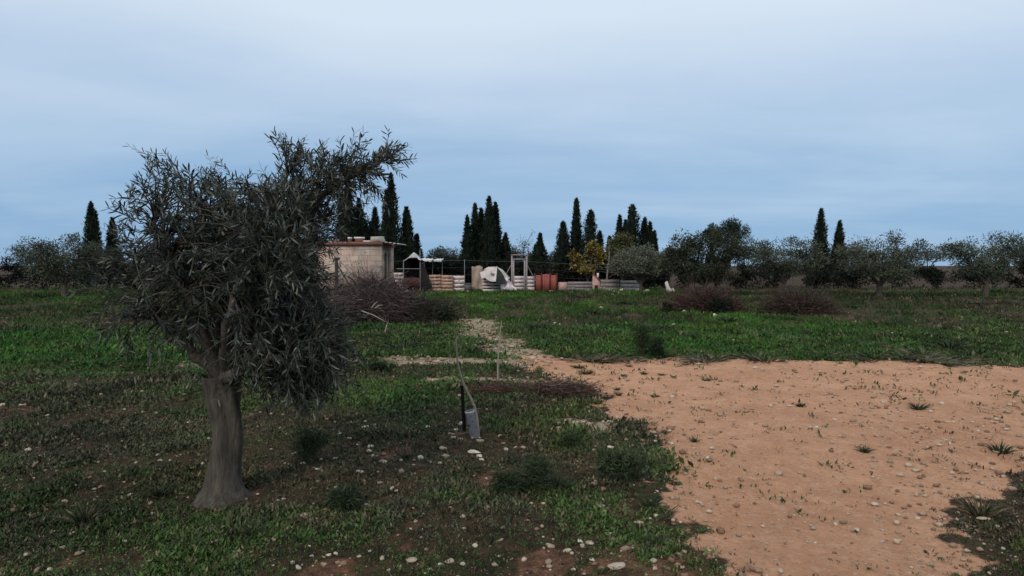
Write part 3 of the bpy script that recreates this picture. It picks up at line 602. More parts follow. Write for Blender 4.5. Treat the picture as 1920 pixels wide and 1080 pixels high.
    A = Pt[:, i0] * (1 - fr) + Pt[:, i0 + 1] * fr; D = unit(Pt[:, i0 + 1] - Pt[:, i0])
    ref = unit(RNG.normal(size=(N, 1, 3))); S1 = unit(np.cross(D, ref)); S2 = np.cross(D, S1)
    alt = (np.arange(K) % 2)[None, :, None]; S = S1 * (1 - alt) + S2 * alt
    for sg in (1, -1):
        ang = RNG.uniform(.45, .95, (N, K, 1)); dl = unit(D * np.cos(ang) + sg * S * np.sin(ang) + RNG.normal(size=(N, K, 3)) * .12)
        L = RNG.uniform(.045, .082, (N, K)) * (1 - .25 * T[None] ** 3); keep = RNG.random((N, K)) < .9
        p, d_, l_ = A[keep], dl[keep], L[keep]; n = len(p); w = l_ * RNG.uniform(.13, .20, n)
        nr = np.array([0, 0, 1.]) + RNG.normal(size=(n, 3)) * .6; sd = unit(np.cross(d_, nr)); up = np.cross(sd, d_)
        curl = RNG.uniform(-.12, .12, n)[:, None] * l_[:, None]
        def q(f, s_): return p + d_ * (l_ * f)[:, None] + sd * (w * s_)[:, None] + up * (curl * f * f * 2 + (w * abs(s_) * .35)[:, None])
        Vv = np.stack([q(0, 0), q(.3, .42), q(.68, .46), q(1, 0), q(.68, -.46), q(.3, -.42), q(.5, 0)], 1).reshape(-1, 3); o_ = np.arange(n)[:, None] * 7
        Fq = np.concatenate([o_ + np.array([[0, 1, 2, 6]]), o_ + np.array([[6, 2, 3, 4]]), o_ + np.array([[0, 6, 4, 5]])], 0)
        cc = np.array([.020, .025, .016]) * (.5 + 1.0 * RNG.random((n, 1))) + (RNG.random((n, 1)) < .10) * np.array([.11, .11, .085])
        lf.add(Vv, Fq, np.repeat(cc, 7, 0))
    part(lf, 'crown', MOLIVE, root)
    # olives
    mb = MB(); mb.add(IV2 * np.array([.0095, .0095, .012]), IF2); me = mb.data('olive'); me.materials.append(MFRUIT); me.polygons.foreach_set('use_smooth', np.ones(len(me.polygons), bool))
    O = [(727, 283), (722, 334), (738, 338), (690, 358), (697, 362), (660, 340), (672, 345), (678, 332), (645, 325), (652, 318), (620, 340), (625, 330), (632, 352), (600, 330), (597, 345), (614, 322), (610, 300), (618, 302), (588, 322), (566, 322), (572, 360), (585, 372), (640, 310), (662, 352), (605, 372), (655, 455), (560, 400), (548, 345), (530, 370), (510, 330), (575, 450), (590, 430), (620, 690), (605, 700)]
    pin = unit(np.array([0., 0, 1]))
    tips = Pt[:, 3:].reshape(-1, 3)
    for a, b in O:
        w = W(a, b, -.15); k = ((tips[:, [0, 2]] - w[[0, 2]]) ** 2).sum(1).argmin(); p = tips[k] + np.array([0, 0, -.016])
        o = bpy.data.objects.new('olive', me); COL.objects.link(o); o.parent = root; o.location = Vector(p) - root.location; o.rotation_euler = (random.uniform(-.5, .5), random.uniform(-.5, .5), 0)
        o.scale = [random.uniform(.9, 1.15)] * 3
near_olive()

# ------------------------------------------------------------------ hut
def hut_material():
    m = bpy.data.materials.new('blockwork'); m.use_nodes = True; n, L = m.node_tree.nodes, m.node_tree.links; b = n['Principled BSDF']; b.inputs['Roughness'].default_value = .95; b.inputs['Specular IOR Level'].default_value = .1
    tc = n.new('ShaderNodeTexCoord'); mp = n.new('ShaderNodeMapping'); mp.inputs['Rotation'].default_value = (math.radians(90), 0, 0); L.new(tc.outputs['Object'], mp.inputs[0])
    br = n.new('ShaderNodeTexBrick'); L.new(mp.outputs[0], br.inputs['Vector']); br.inputs['Scale'].default_value = 1.0; br.inputs['Brick Width'].default_value = .6; br.inputs['Row Height'].default_value = .3; br.inputs['Mortar Size'].default_value = .022; br.inputs['Bias'].default_value = -.1
    br.inputs['Color1'].default_value = (.59, .455, .37, 1); br.inputs['Color2'].default_value = (.44, .35, .29, 1); br.inputs['Mortar'].default_value = (.33, .27, .23, 1)
    no = n.new('ShaderNodeTexNoise'); no.inputs['Scale'].default_value = 1.1; no.inputs['Detail'].default_value = 6; L.new(tc.outputs['Object'], no.inputs['Vector'])
    no2 = n.new('ShaderNodeTexNoise'); no2.inputs['Scale'].default_value = 2.3; no2.inputs['Detail'].default_value = 6; L.new(mp.outputs[0], no2.inputs['Vector'])
    r1 = n.new('ShaderNodeMapRange'); L.new(no.outputs[0], r1.inputs[0]); r1.inputs[1].default_value = .45; r1.inputs[2].default_value = .62; r1.inputs[4].default_value = .6
    r2 = n.new('ShaderNodeMapRange'); L.new(no2.outputs[0], r2.inputs[0]); r2.inputs[1].default_value = .48; r2.inputs[2].default_value = .70; r2.inputs[4].default_value = .8
    m1 = n.new('ShaderNodeMix'); m1.data_type = 'RGBA'; L.new(r1.outputs[0], m1.inputs[0]); L.new(br.outputs[0], m1.inputs[6]); m1.inputs[7].default_value = (.54, .335, .255, 1)
    m2 = n.new('ShaderNodeMix'); m2.data_type = 'RGBA'; L.new(r2.outputs[0], m2.inputs[0]); L.new(m1.outputs[2], m2.inputs[6]); m2.inputs[7].default_value = (.22, .18, .14, 1)
    L.new(m2.outputs[2], b.inputs['Base Color'])
    bp = n.new('ShaderNodeBump'); bp.inputs['Strength'].default_value = .4; L.new(no2.outputs[0], bp.inputs['Height']); L.new(bp.outputs[0], b.inputs['Normal'])
    return m
MCON = mat('concrete', (.42, .39, .34), .9, .25, 3, .3); MWHITE = mat('white_scrap', (.72, .69, .65), .8, .2, 4); MRED = mat('red_clay', (.24, .105, .075), .9, .35, 4, .3)
MSLATE = mat('dark_metal', (.05, .045, .045), .6, .3, 8); MRUST = mat('rust', (.15, .06, .042), .85, .5, 5, .4); MPOLE = mat('galvanised_pole', (.34, .34, .35), .55, .25, 8, metal=.3)
def make_hut():
    x1, y0, y1, H = -6.73, 32.0, 35.2, 2.62; x0 = -11.6; T = .2
    root = thing('stone_hut', gp(x1, y0), 'flat roofed block hut with pinkish beige walls and narrow side openings', 'hut')
    w = MB()
    w.box(((x0 + x1) / 2, y0 + T / 2, H / 2 - .1), (x1 - x0, T, H + .2)); w.box(((x0 + x1) / 2, y1 - T / 2, H / 2 - .1), (x1 - x0, T, H + .2)); w.box((x0 + T / 2, (y0 + y1) / 2, H / 2 - .1), (T, y1 - y0 - 2 * T, H + .2))
    X = x1 - T / 2
    for a, b, z0, z1 in [(32.2, 32.72, -.2, H), (32.72, 33.34, 2.22, H), (33.34, 33.62, -.2, H), (33.62, 34.2, 2.22, H), (33.62, 34.2, -.2, .9), (34.2, 35.0, -.2, H)]: w.box((X, (a + b) / 2, (z0 + z1) / 2), (T, b - a, z1 - z0))
    part(w, 'wall', hut_material(), root)
    r = MB(); r.box(((x0 + x1) / 2, (y0 + y1) / 2 - .03, H + .09), (x1 - x0 + .10, y1 - y0 + .16, .18)); rf = part(r, 'roof', MRED, root)
    b = MB(); b.box((x1 - .28, y0 + .25, H + .32), (.62, .4, .27), jit=.03); b.box((x1 - .02, y0 + .3, H + .25), (.22, .35, .13), jit=.02); part(b, 'roof_block', MCON, root)
    for a, c, py, h in [(622, 634, 449.5, .07), (664, 682, 446, .09), (681, 700, 453, .07), (652, 658, 446.5, .1)]:
        q = MB(); p0, p1 = P(a, py, y0 + .1), P(c, py, y0 + .1); zt = H + .18; q.box(((p0.x + p1.x) / 2, y0 + .2, max(p0.z, zt + h / 2)), (p1.x - p0.x, .25, h), (0, random.uniform(-.03, .03), 0)); part(q, 'roof_tile', MWHITE, root)
        if p0.z - h / 2 > zt:
            q = MB(); q.box(((p0.x + p1.x) / 2, y0 + .2, (zt + p0.z - h / 2) / 2), ((p1.x - p0.x) * .8, .2, p0.z - h / 2 - zt)); part(q, 'roof_tile_bed', MRED, root)
    s = MB(); g = []
    for i in range(16):
        xx = x1 - .12 + i / 15 * 1.05; zz = H + .21 - i / 15 * .14 + .02 * math.sin(i * 2.1); g.append([(xx, y0 - .05, zz), (xx, y1 - .6, zz + .02)])
    s.sheet(g); g2 = [[(p[0], p[1], p[2] - .03) for p in row] for row in g[::-1]]; s.sheet(g2); part(s, 'roof_sheet', MWHITE, root)
    d = MB(); d.box((x1 - .05, 33.03, 1.0), (.05, .60, 2.38)); dr = part(d, 'door', mat('shaded_red_door', (.028, .014, .012), .8, .3, 6), root)  # red door kept near black: shade of the gap is in its colour
    q = MB(); q.box((x1 + .02, 33.95, .42), (.04, .95, .98)); part(q, 'red_panel', mat('pink_panel', (.34, .17, .14), .85, .25, 3), root)
    q = MB(); q.box((x1 - .10, 33.91, 1.56), (.03, .5, 1.3)); part(q, 'slit_shade', mat('brown_slit_shade', (.022, .014, .012), .8, .3, 6), root)  # dark brown board painted as the shade inside the window slit
make_hut()

# ------------------------------------------------------------------ fence line of pallets, panels and scrap
MWOODS = {'tan': mat('tan_wood', (.48, .30, .225), .9, .35, 5, .3), 'white': mat('whitewashed_wood', (.68, .58, .56), .9, .25, 5, .3), 'pink': mat('pink_board', (.50, .30, .25), .9, .25, 5, .2),
          'red': mat('red_boards', (.33, .10, .075), .85, .3, 5, .3), 'grey': mat('grey_boards', (.24, .205, .20), .9, .35, 5, .3), 'dark': mat('dark_red_wood', (.09, .03, .025), .9, .3, 5)}
def pallet(a, b, top, bot, y, m, label, boards=5, cat='pallet', tilt=0.0, lean=.06, group='pallets along the fence', name='wooden_pallet', gap=.25):
    """an upright pallet: face boards, three bearers behind, back boards"""
    p0, p1 = P(a, bot, y), P(b, bot, y); zt = P(a, top, y).z; w = p1.x - p0.x; h = zt; cx = (p0.x + p1.x) / 2
    root = thing(name, gp(cx, y), label, cat, group); z0 = float(gz(cx, y))
    f = MB(); bh = h / boards
    for i in range(boards): f.box((0, -.05 + random.uniform(-.004, .004), z0 + (i + .5) * bh - gap * .0), (w * random.uniform(.97, 1.0), .022, bh * (1 - gap * random.uniform(.5, 1.3))), (0, random.uniform(-.012, .012), 0), jit=.004)
    s = MB()
    for k in (-1, 0, 1): s.box((k * (w / 2 - .06), .012, z0 + h / 2), (.09, .09, h * .97))
    k = MB()
    for i in (0, boards // 2, boards - 1): k.box((0, .072, z0 + (i + .5) * bh), (w * .99, .02, bh * .6))
    o1 = f.build('face_boards', MWOODS[m], root); o2 = s.build('bearers', MWOODS['dark'] if m in ('red',) else MWOODS['tan' if m != 'grey' else 'grey'], root); o3 = k.build('back_boards', MWOODS[m], root)
    root.rotation_euler = (-lean, tilt, random.uniform(-.04, .04)); root.location.z = 0
    return root
def make_fence():
    Y = 38.0
    pallet(738, 756, 512, 545, 38.4, 'white', 'whitewashed pallet standing between the hut and the rusty tank', 5)
    pallet(805, 827, 514, 547, 37.6, 'tan', 'left one of two tan pallets right of the dark net', 5, tilt=-.03)
    pallet(826, 849, 515, 547, 37.7, 'tan', 'right one of two tan pallets, beside a whitewashed pallet', 5, tilt=.02)
    pallet(849, 871, 516, 545, 37.9, 'white', 'whitewashed pallet left of the thin fence post', 4)
    pallet(904, 944, 517, 545, 37.2, 'white', 'whitewashed pallet with open gaps under the white parasol', 5, gap=.38)
    pallet(962, 984, 518, 545, 38.5, 'white', 'whitewashed pallet inside the gate frame', 4, gap=.15)
    pallet(986, 1003, 518, 545, 38.5, 'white', 'whitewashed pallet between the gate frame and the red panel', 4, gap=.15)
    # red panel of three boards between dark posts
    y = 37.4; xs = [P(v, 546, y).x for v in (1003, 1015.5, 1031.5, 1044)]; root = thing('red_panel', gp(xs[0], y), 'brick red three part fence panel with dark red uprights', 'fence panel')
    for i, ht in enumerate((.99, 1.04, .99)):
        mb = MB(); w = xs[i + 1] - xs[i]
        for k in range(3): mb.box((xs[i] + .035 + (k + .5) * (w - .07) / 3, y, ht / 2), ((w - .07) / 3 - .004, .03, ht + random.uniform(-.03, .02)), jit=.002)
        part(mb, 'panel_board', MWOODS['red'], root)
    for i, x in enumerate(xs):
        mb = MB(); mb.box((x, y - .03, .53), (.07, .07, 1.16)); part(mb, 'post', MWOODS['dark'], root)
    bush('dry_shrub', 1025, 0, 506, 20, 'dark reddish dry shrub just behind the red panel', 'shrub', None, (.06, .022, .018), 900, .14, y=38.6, clumps=10, m=MTWIG)
    mb = MB(); a, b = P(1046, 546, 37.6).x, P(1063, 546, 37.6).x; mb.box(((a + b) / 2, 37.6, .26), (b - a, .04, .58), (-.08, .02, 0), jit=.02); mb.box(((a + b) / 2, 37.64, .10), (b - a - .1, .06, .1), (-.08, 0, 0))
    tag(mb.build('board', MWOODS['pink']), 'pink board standing on edge right of the red panel', 'board')
    # low grey walls of old boards
    for a, b, tp, yy, lb in [(1063, 1112, 528, 38.2, 'low grey plank barrier between the pink board and the kennel'), (1125, 1162, 524, 37.8, 'longer grey plank barrier left of the forked olive trunk'), (1162, 1200, 526, 38.0, 'paler plank barrier behind the forked olive trunk')]:
        p0, p1 = P(a, 545, yy).x, P(b, 545, yy).x; h = P(a, tp, yy).z; root = thing('plank_barrier', gp(p0, yy), lb, 'barrier', 'grey plank barriers'); mb = MB()
        for k in range(3): mb.box(((p0 + p1) / 2, yy + random.uniform(-.02, .02), (k + .5) * h / 3), (p1 - p0 - random.uniform(0, .08), .05, h / 3 - .02), (0, random.uniform(-.008, .008), 0), jit=.012)
        part(mb, 'planks', MWOODS['grey'] if b < 1170 else MCON, root)
        mb = MB()
        for k in range(4): mb.box((p0 + (k + .5) / 4 * (p1 - p0), yy + .07, h / 2 - .02), (.07, .06, h + .02))
        part(mb, 'stakes', MWOODS['grey'], root)
    # kennel
    yk = 36.6; x = P(1117.5, 545, yk).x; root = thing('dog_kennel', gp(x, yk), 'little kennel with a pale gable and red sloping roof', 'kennel'); w = .44
    mb = MB(); mb.box((x, yk, .32), (w - .04, .5, .64)); mb.add([(x - w / 2 + .02, yk - .25, .64), (x + w / 2 - .02, yk - .25, .64), (x - w / 2 + .05, yk - .25, 1.0), (x - w / 2 + .02, yk + .25, .64), (x + w / 2 - .02, yk + .25, .64), (x - w / 2 + .05, yk + .25, 1.0)], [[0, 1, 2, -1], [3, 5, 4, -1], [0, 2, 5, 3], [1, 4, 5, 2]]); part(mb, 'body', MWOODS['pink'], root)
    mb = MB(); mb.box((x + .03, yk - .02, .845), (.62, .62, .045), (0, math.atan2(.36, w - .07), 0)); part(mb, 'roof', MRED, root)
    mb = MB(); mb.box((x + .12, yk + .1, .98), (.11, .1, .3)); part(mb, 'chimney', MWHITE, root)
    mb = MB(); mb.box((x - .03, yk - .256, .22), (.2, .012, .4)); part(mb, 'doorway_shade', mat('kennel_opening_shade', (.02, .015, .012)), root)  # dark slab on the solid front, coloured as the shade of an opening
    # gate frame
    yg = 37.0; root = thing('gate_frame', gp(P(973, 546, yg).x, yg), 'tall pale timber gate frame with double top rail and side braces', 'gate frame')
    MF = mat('weathered_timber', (.30, .26, .26), .9, .3, 8); zt = P(959, 478, yg).z
    for v, r, t_ in [(959.7, .045, zt), (962.8, .05, P(959, 486, yg).z), (983.8, .05, P(959, 486, yg).z), (987.5, .045, zt)]:
        mb = MB(); xx = P(v, 500, yg).x; mb.box((xx, yg, t_ / 2 - .1), (r * 2, r * 2, t_ + .2)); part(mb, 'post', MF, root)
    for v, t_ in [(478, .06), (486, .07)]:
        mb = MB(); p0, p1 = P(958.5 if v == 478 else 961, v, yg), P(988.5 if v == 478 else 986, v, yg); mb.box(((p0.x + p1.x) / 2, yg - .052 - (.004 if v == 486 else 0), p0.z), (p1.x - p0.x, .05, t_)); part(mb, 'rail', MF, root)
    for (a, b), (c, d) in [((958.5, 497), (950, 512)), ((988.5, 497), (998.5, 516))]:
        mb = MB(); mb.tube([P(a, b, yg), P(c, d, yg + .25), P(c + (c - a) * 1.7, 545, yg + .6)], .025, 6); part(mb, 'brace', MF, root)
    # wire fence with thin posts
    root = thing('wire_fence', gp(P(871, 530, 38.8).x, 38.8), 'thin wire fence with slim metal posts behind the pallets', 'fence')
    for v, tp in [(871, 486), (640, 486)]:
        mb = MB(); q = P(v, tp, 38.8); mb.tube([(q.x, 38.8, -.1), (q.x, 38.8, q.z)], .022, 6); part(mb, 'post', MPOLE, root)
    for dz, r in [(0, .008), (-.45, .003), (-.9, .003)]:
        mb = MB(); pts = []
        for v, tp in [(640, 488), (750, 490), (871, 488), (930, 490), (1000, 491), (1075, 495.5), (1180, 496), (1290, 496)]: q = P(v, tp, 38.8); pts.append((q.x, 38.76, q.z + dz))
        mb.tube(pts, r, 5); part(mb, 'wire', mat('fence_wire', (.12, .12, .125), .6, .2, 8), root)
    # tan sheet, crate, parasol, drape
    mb = MB(); g = []
    for i in range(9):
        row = []
        for j in range(9):
            q = P(884.5 + i * 20 / 8, 499 + 1.2 * math.sin(i * .9) + j / 8 * 43, 37.8); row.append((q.x, 37.8 - .05 * math.sin(i * 1.3 + j * .5) - .04 * j / 8 * i / 4, max(q.z, .02)))
        g.append(row)
    mb.sheet(g); mb.sheet([[(p[0], p[1] + .06, p[2]) for p in r] for r in g[::-1]]); tag(mb.build('foam_mattress', mat('tan_foam', (.38, .29, .23), .95, .4, 2.5), smooth=True), 'stained tan mattress sheet standing upright left of the parasol', 'mattress')
    yb = 37.3; x = P(877.5, 545, yb).x; root = thing('plastic_tub', gp(x, yb), 'dark grey tub on the ground under the thin fence post', 'tub'); mb = MB()
    for sx, sy, wx, wy in [(-.2, 0, .03, .4), (.2, 0, .03, .4), (0, -.2, .43, .03), (0, .2, .43, .03)]: mb.box((x + sx, yb + sy, .24), (wx, wy, .46))
    mb.box((x, yb, .03), (.4, .4, .04)); part(mb, 'body', mat('grey_plastic', (.10, .105, .105), .6, .2, 6), root)
    mb = MB()
    for sx, sy, wx, wy in [(-.225, 0, .05, .5), (.225, 0, .05, .5), (0, -.225, .40, .05), (0, .225, .40, .05)]: mb.box((x + sx, yb + sy, .485), (wx, wy, .03))
    part(mb, 'rim', mat('grey_plastic_rim', (.14, .145, .145), .6, .2, 6), root)
    # parasol lying tilted on top of the pallet
    c = P(928, 516.5, 37.0); root = thing('parasol', c, 'white parasol with a dark green gore lying tilted on the pallet', 'parasol'); R = .93; Hh = .52
    wp, gpn, mk = MB(), MB(), MB()
    for k in range(8):
        a0, a1 = k * math.pi / 4 + .2, (k + 1) * math.pi / 4 + .2; rows = []; dent = [0, .05, .1, .02, .16, .04, .10, .0][k]
        for i in range(7):
            f = i / 6; row = []
            for j in range(5):
                a = a0 + (a1 - a0) * j / 4; e = math.cos((j / 4 - .5) * math.pi / 4) / 1.0; rr = R * f * math.cos(math.pi / 8) / math.cos((j / 4 - .5) * math.pi / 4) * (1 - .03 * math.sin(j / 4 * math.pi) * f)
                row.append((rr * math.cos(a), rr * math.sin(a), Hh * (1 - f ** 1.8) - (.07 + dent) * math.sin(j / 4 * math.pi) * f + .04 * math.sin(k * 2.3 + i * 1.7) * f))
            rows.append(row)
        (gpn if k == 6 else wp).sheet(rows)
    MC = mat('white_canvas', (.60, .525, .50), .85, .2, 3)
    cano = wp.build('canopy', MC, root, True); gpn.build('green_gore', mat('dark_green_canvas', (.030, .036, .030), .9, .5, 4), root, True)
    for k in range(7):                                                            # small dark lettering strokes on the gore beside it
        a = 5 * math.pi / 4 + .2 + .22 + k * .055; rr = .62 + (.03 if k % 2 else -.03); mk.box((rr * math.cos(a), rr * math.sin(a), Hh * (1 - (rr / R) ** 1.8) + .012), (.12, .028, .012), (0, .55, a + (.5 if k % 2 else -.5)))
    mk.build('lettering', MSLATE, cano)
    mb = MB(); mb.tube([(0, 0, Hh), (0, 0, -.9)], .022, 8); mb.build('pole', MPOLE, root); mb = MB(); mb.tube([(0, 0, Hh), (0, 0, Hh + .07)], [.03, .012], 8); mb.build('finial', MWHITE, root)
    for k in range(8):
        a = k * math.pi / 4 + .2; mb = MB(); mb.tube([(0, 0, Hh - .03), (.5 * R * math.cos(a), .5 * R * math.sin(a), Hh * .68 - .03), (R * .99 * math.cos(a), R * .99 * math.sin(a), -.015)], .008, 5); mb.build('rib', MPOLE, root)
    root.rotation_euler = (math.radians(20), math.radians(15), math.radians(-2))
    # white sheet hanging off the pallet and down to the right
    mb = MB(); g = []
    for i in range(27):
        row = []; f = i / 26
        for j in range(17):
            h_ = j / 16; px = 934 + f * 22 + h_ * (6 + f * 8) ; py = 515 + f * f * 10 + h_ * (544 - 515 - f * f * 10); q = P(px, py, 36.85); row.append((q.x + .06 * float(vnoise(f * 7, h_ * 5, 3) - .5), 36.85 - .16 * math.sin(f * 11 + h_ * 3) * (.3 + h_ * .7) - .25 * h_ - .3 * float(vnoise(f * 6, h_ * 4, 9) - .5), max(q.z, .015)))
        g.append(row)
    mb.sheet(g); tag(mb.build('white_sheet', mat('white_cloth', (.70, .61, .61), .9, .15, 3), smooth=True), 'white cloth sheet sloping down from the parasol to the gate frame', 'sheet')
make_fence()
def make_tarp_heap():
    mb = MB(); g = []; y = 36.95
    for i in range(25):
        row = []; f = i / 24
        for j in range(9):
            h_ = j / 8; px = 903 + f * 36; py = 513.5 + 2.2 * math.sin(f * 9) + h_ * (5 + 5 * abs(math.sin(f * 7 + 1)) * (.5 + f * .5)); q = P(px, py, y)
            row.append((q.x, y + .25 - .42 * h_ + .12 * float(vnoise(f * 9, h_ * 3, 77) - .5), q.z + .06 * float(vnoise(f * 11, h_ * 4, 78) - .5)))
        g.append(row)
    mb.sheet(g); mb.sheet([[(p[0], p[1] + .012, p[2] - .012) for p in r] for r in g[::-1]]); tag(mb.build('crumpled_tarp', mat('bright_cloth', (.70, .64, .62), .9, .15, 3), smooth=True), 'bright crumpled white cloth bunched on the pallet under the parasol edge', 'tarp')
make_tarp_heap()

def make_yard():
    # canopy shelter beside the hut
    y = 38.0; root = thing('canopy_shelter', gp(P(773, 545, y).x, y), 'dark lean-to with a peaked white cover beside the hut', 'shelter')
    for v, tp in [(756.5, 487), (787.5, 469), (790.5, 486)]:
        q = P(v, tp, y); mb = MB(); mb.tube([(q.x, y - (.0 if v != 790.5 else -1.2), -.1), (q.x, y - (.0 if v != 790.5 else -1.2), q.z)], .024, 6); part(mb, 'pole', MPOLE, root)
    mb = MB(); p0, p1 = P(744, 504, y - .05), P(796, 504, y - .05); mb.tube([p0, p1], .018, 6); part(mb, 'cross_bar', MPOLE, root)
    mb = MB(); prof = [(760, 487), (763, 484.5), (768, 481), (772.5, 476), (776, 473.2), (780, 475.5), (783, 480), (786.5, 484), (791, 486)]
    g = [[tuple(np.array(P(a, b, y)) + np.array([0, dy, -abs(dy) * .12])) for dy in (-.35, 0, .5, 1.1)] for a, b in prof]
    mb.sheet(g); lower = [[tuple(np.array(P(a, b + (max(3, 483 - b) if 1 < i < 8 else 2.6), y)) + np.array([0, dy, 0])) for dy in (-.35, -.34)] for i, (a, b) in enumerate(prof)]
    mb.sheet([[g[i][0], lower[i][0]] for i in range(len(prof))]); part(mb, 'cover', mat('white_tarp', (.62, .61, .60), .8, .15, 3), root)
    mb = MB(); DK = mat('shelter_shade', (.008, .007, .008), 1.0, .3, 6, spec=0.0)
    mb.sheet([[(P(a, 490, y + .4).x, y + .4 + .04 * math.sin(a), z) for z in (0, .6, 1.3, 2.0)] for a in range(757, 793, 3)]); part(mb, 'back_shade', DK, root)  # near-black sheet added to stand for the shade inside the shelter
    # sloping dark net on the right of the shelter
    yn = 37.6; mb = MB(); g = []
    for i in range(8):
        f = i / 7; g.append([tuple(P(789 + f * (2 + 20 * h ** .8), 489 + h * 52 + f * 3 * (1 - h), yn - .25 * f * h - .05 * math.sin(f * 9))) for h in np.linspace(0, 1, 8)])
    for r in g:
        for k in range(len(r)): r[k] = (r[k][0], r[k][1], max(r[k][2], .03))
    mb.sheet(g); mb.sheet([[(p[0], p[1] + .02, p[2]) for p in r] for r in g[::-1]]); tag(mb.build('shade_net', mat('grey_net', (.026, .022, .024), .9, .3, 8), smooth=True), 'dark grey net sloping to the ground left of the tan pallets', 'net')
    # white roof sheets on posts
    root = thing('sheet_roof', gp(P(815, 545, 40).x, 40), 'two long white roofing sheets on thin posts behind the tan pallets', 'roof'); yy = 40.0
    for a, b, p0, p1 in [(790, 812.5, 485.2, 487), (816, 831, 486.3, 486.6)]:
        A, B = P(a, p0, yy), P(b, p1, yy); mb = MB(); g = [[(A.x + (B.x - A.x) * i / 12, yy + dy, A.z + (B.z - A.z) * i / 12 + .02 * math.sin(i * 1.7) + dy * .05) for dy in (-.9, 1.2)] for i in range(13)]
        mb.sheet(g); mb.sheet([[(p[0], p[1], p[2] - .09) for p in r] for r in g[::-1]]); mb.sheet([[r[0], (r[0][0], r[0][1], r[0][2] - .09)] for r in g]); part(mb, 'roof_sheet', MWHITE, root)
    for v in (793, 811, 829):
        q = P(v, 488, yy); mb = MB(); mb.tube([(q.x, yy, -.1), (q.x, yy, q.z - .04)], .03, 6); part(mb, 'post', MWOODS['grey'], root)
    # rusty tank on two feet
    yt = 36.6; A, B = P(754, 531, yt), P(787, 531, yt); r = .29; root = thing('rusty_tank', gp((A.x + B.x) / 2, yt), 'rusty brown cylindrical tank lying on its side under the canopy', 'tank'); cz = .55
    mb = MB(); n = 22; prof = [(0, .02), (.015, .17), (.05, .25), (.11, r), (.3, r), (.305, r + .008), (.33, r + .008), (.335, r)]; L_ = B.x - A.x; prof = prof + [(L_ - a, b) for a, b in prof[::-1]]
    mb.tube([(A.x + a, yt, cz) for a, b in prof], [b for a, b in prof], n); part(mb, 'body', MRUST, root, True)
    for f in (.22, .78):
        mb = MB(); mb.box((A.x + L_ * f, yt, .14), (.10, .42, .30)); part(mb, 'foot', MRUST, root)
    mb = MB(); mb.tube([(A.x + L_ * .62, yt, cz + r - .01), (A.x + L_ * .62, yt, cz + r + .06)], .05, 10); part(mb, 'filler_cap', MRUST, root)
    # hollow blocks
    for a, b, lb in [(777, 546, 'pale hollow block standing on the grass before the rusty tank'), (790.5, 546, 'pale hollow block at the foot of the shelter pole')]:
        x, yy = G(a, b); mb = MB(); z = float(gz(x, yy))
        for sx, sz, wx, wz in [(-.08, .12, .05, .24), (.08, .12, .05, .24), (0, .025, .11, .05), (0, .215, .11, .05)]: mb.box((x + sx, yy, z + sz), (wx, .2, wz))
        tag(mb.build('hollow_block', MCON), lb, 'block')
    # leaning dark plank beside hut
    mb = MB(); a, b = P(735, 518, 36.0), P(752, 543, 35.6); mb.tube([a, P(738.5, 530, 35.9), P(744, 536, 35.8), b], [.10, .10, .09, .07], 8); tag(mb.build('hose_pipe', mat('dark_hose', (.03, .015, .018), .6, .2, 8), smooth=True), 'thick dark curved pipe running down from the hut side', 'pipe')
    # white scraps on the ground by the hut
    for i, (a, b, w, d, lb) in enumerate([(738, 538, 11, .5, 'white scrap sheet lying nearest the hut door'), (748, 543, 6, .3, 'small white scrap between two larger scraps by the hut'), (756, 543, 11, .4, 'white scrap sheet in the middle of the litter by the hut'), (763, 548, 15, .6, 'largest white scrap sheet lying right of the brush pile'), (735, 544, 9, .4, 'pale scrap sheet half behind the brush pile')]):
        x, yy = G(a, b + 2); s = w / pxm(yy) / 2; z = float(gz(x, yy)); mb = MB()
        g = [[(x + (u - 2) / 2 * s + random.uniform(-.03, .03), yy + (v - 2) / 2 * d, z + .10 + .07 * math.sin(u * 1.7 + v + i) + .03 * random.random() + (.06 if (u, v) == (2, 2) else 0)) for v in range(5)] for u in range(5)]
        mb.sheet(g); mb.sheet([[(p[0], p[1], p[2] - .08) for p in r] for r in g[::-1]]); tag(mb.build('scrap_sheet', MWHITE, smooth=True), lb, 'scrap', 'white scraps by the hut')
    # post with brace before the hut
    yp = 27.0; q = P(630.5, 487, yp); root = thing('fence_post', gp(q.x, yp), 'dark timber post with a slanting brace in front of the hut wall', 'post'); DW = mat('dark_timber', (.07, .055, .05), .9, .3, 9)
    mb = MB(); mb.tube([(q.x, yp, -.1), (q.x + .01, yp, 1), (q.x, yp, q.z)], [.085, .075, .07], 8); part(mb, 'post', DW, root); mb = MB(); e = P(650, 525, yp); mb.tube([P(632, 496, yp), e, P(672, 566, yp)], .035, 6); part(mb, 'brace', DW, root)
    mb = MB(); mb.box((q.x, yp, q.z + .03), (.26, .16, .07), (0, .1, 0)); part(mb, 'cap', DW, root)
    # pale rocks lined along the foot of the barriers
    for i, (a, b, w, h) in enumerate([(1070, 543, 17, .30), (1083, 545, 14, .24), (1103, 546, 12, .2), (1131, 545, 14, .34), (1143, 548, 16, .2), (1152, 549, 12, .15), (1165, 547, 12, .28), (1175, 545, 14, .34), (1186, 545, 18, .45), (1195, 547, 10, .3), (1212, 548, 16, .3), (1160, 550, 6, .12), (1149, 553, 7, .14), (1216, 553, 8, .12), (1340, 596, 11, .16), (1318, 590, 7, .14), (1282, 589, 9, .16), (1128, 579, 10, .14), (1164, 562, 6, .12), (1262, 611, 10, .12), (845, 545, 8, .2), (835, 547, 6, .15), (990, 549, 8, .12), (975, 551, 6, .12), (868, 547, 9, .2), (1040, 545, 6, .2)]):
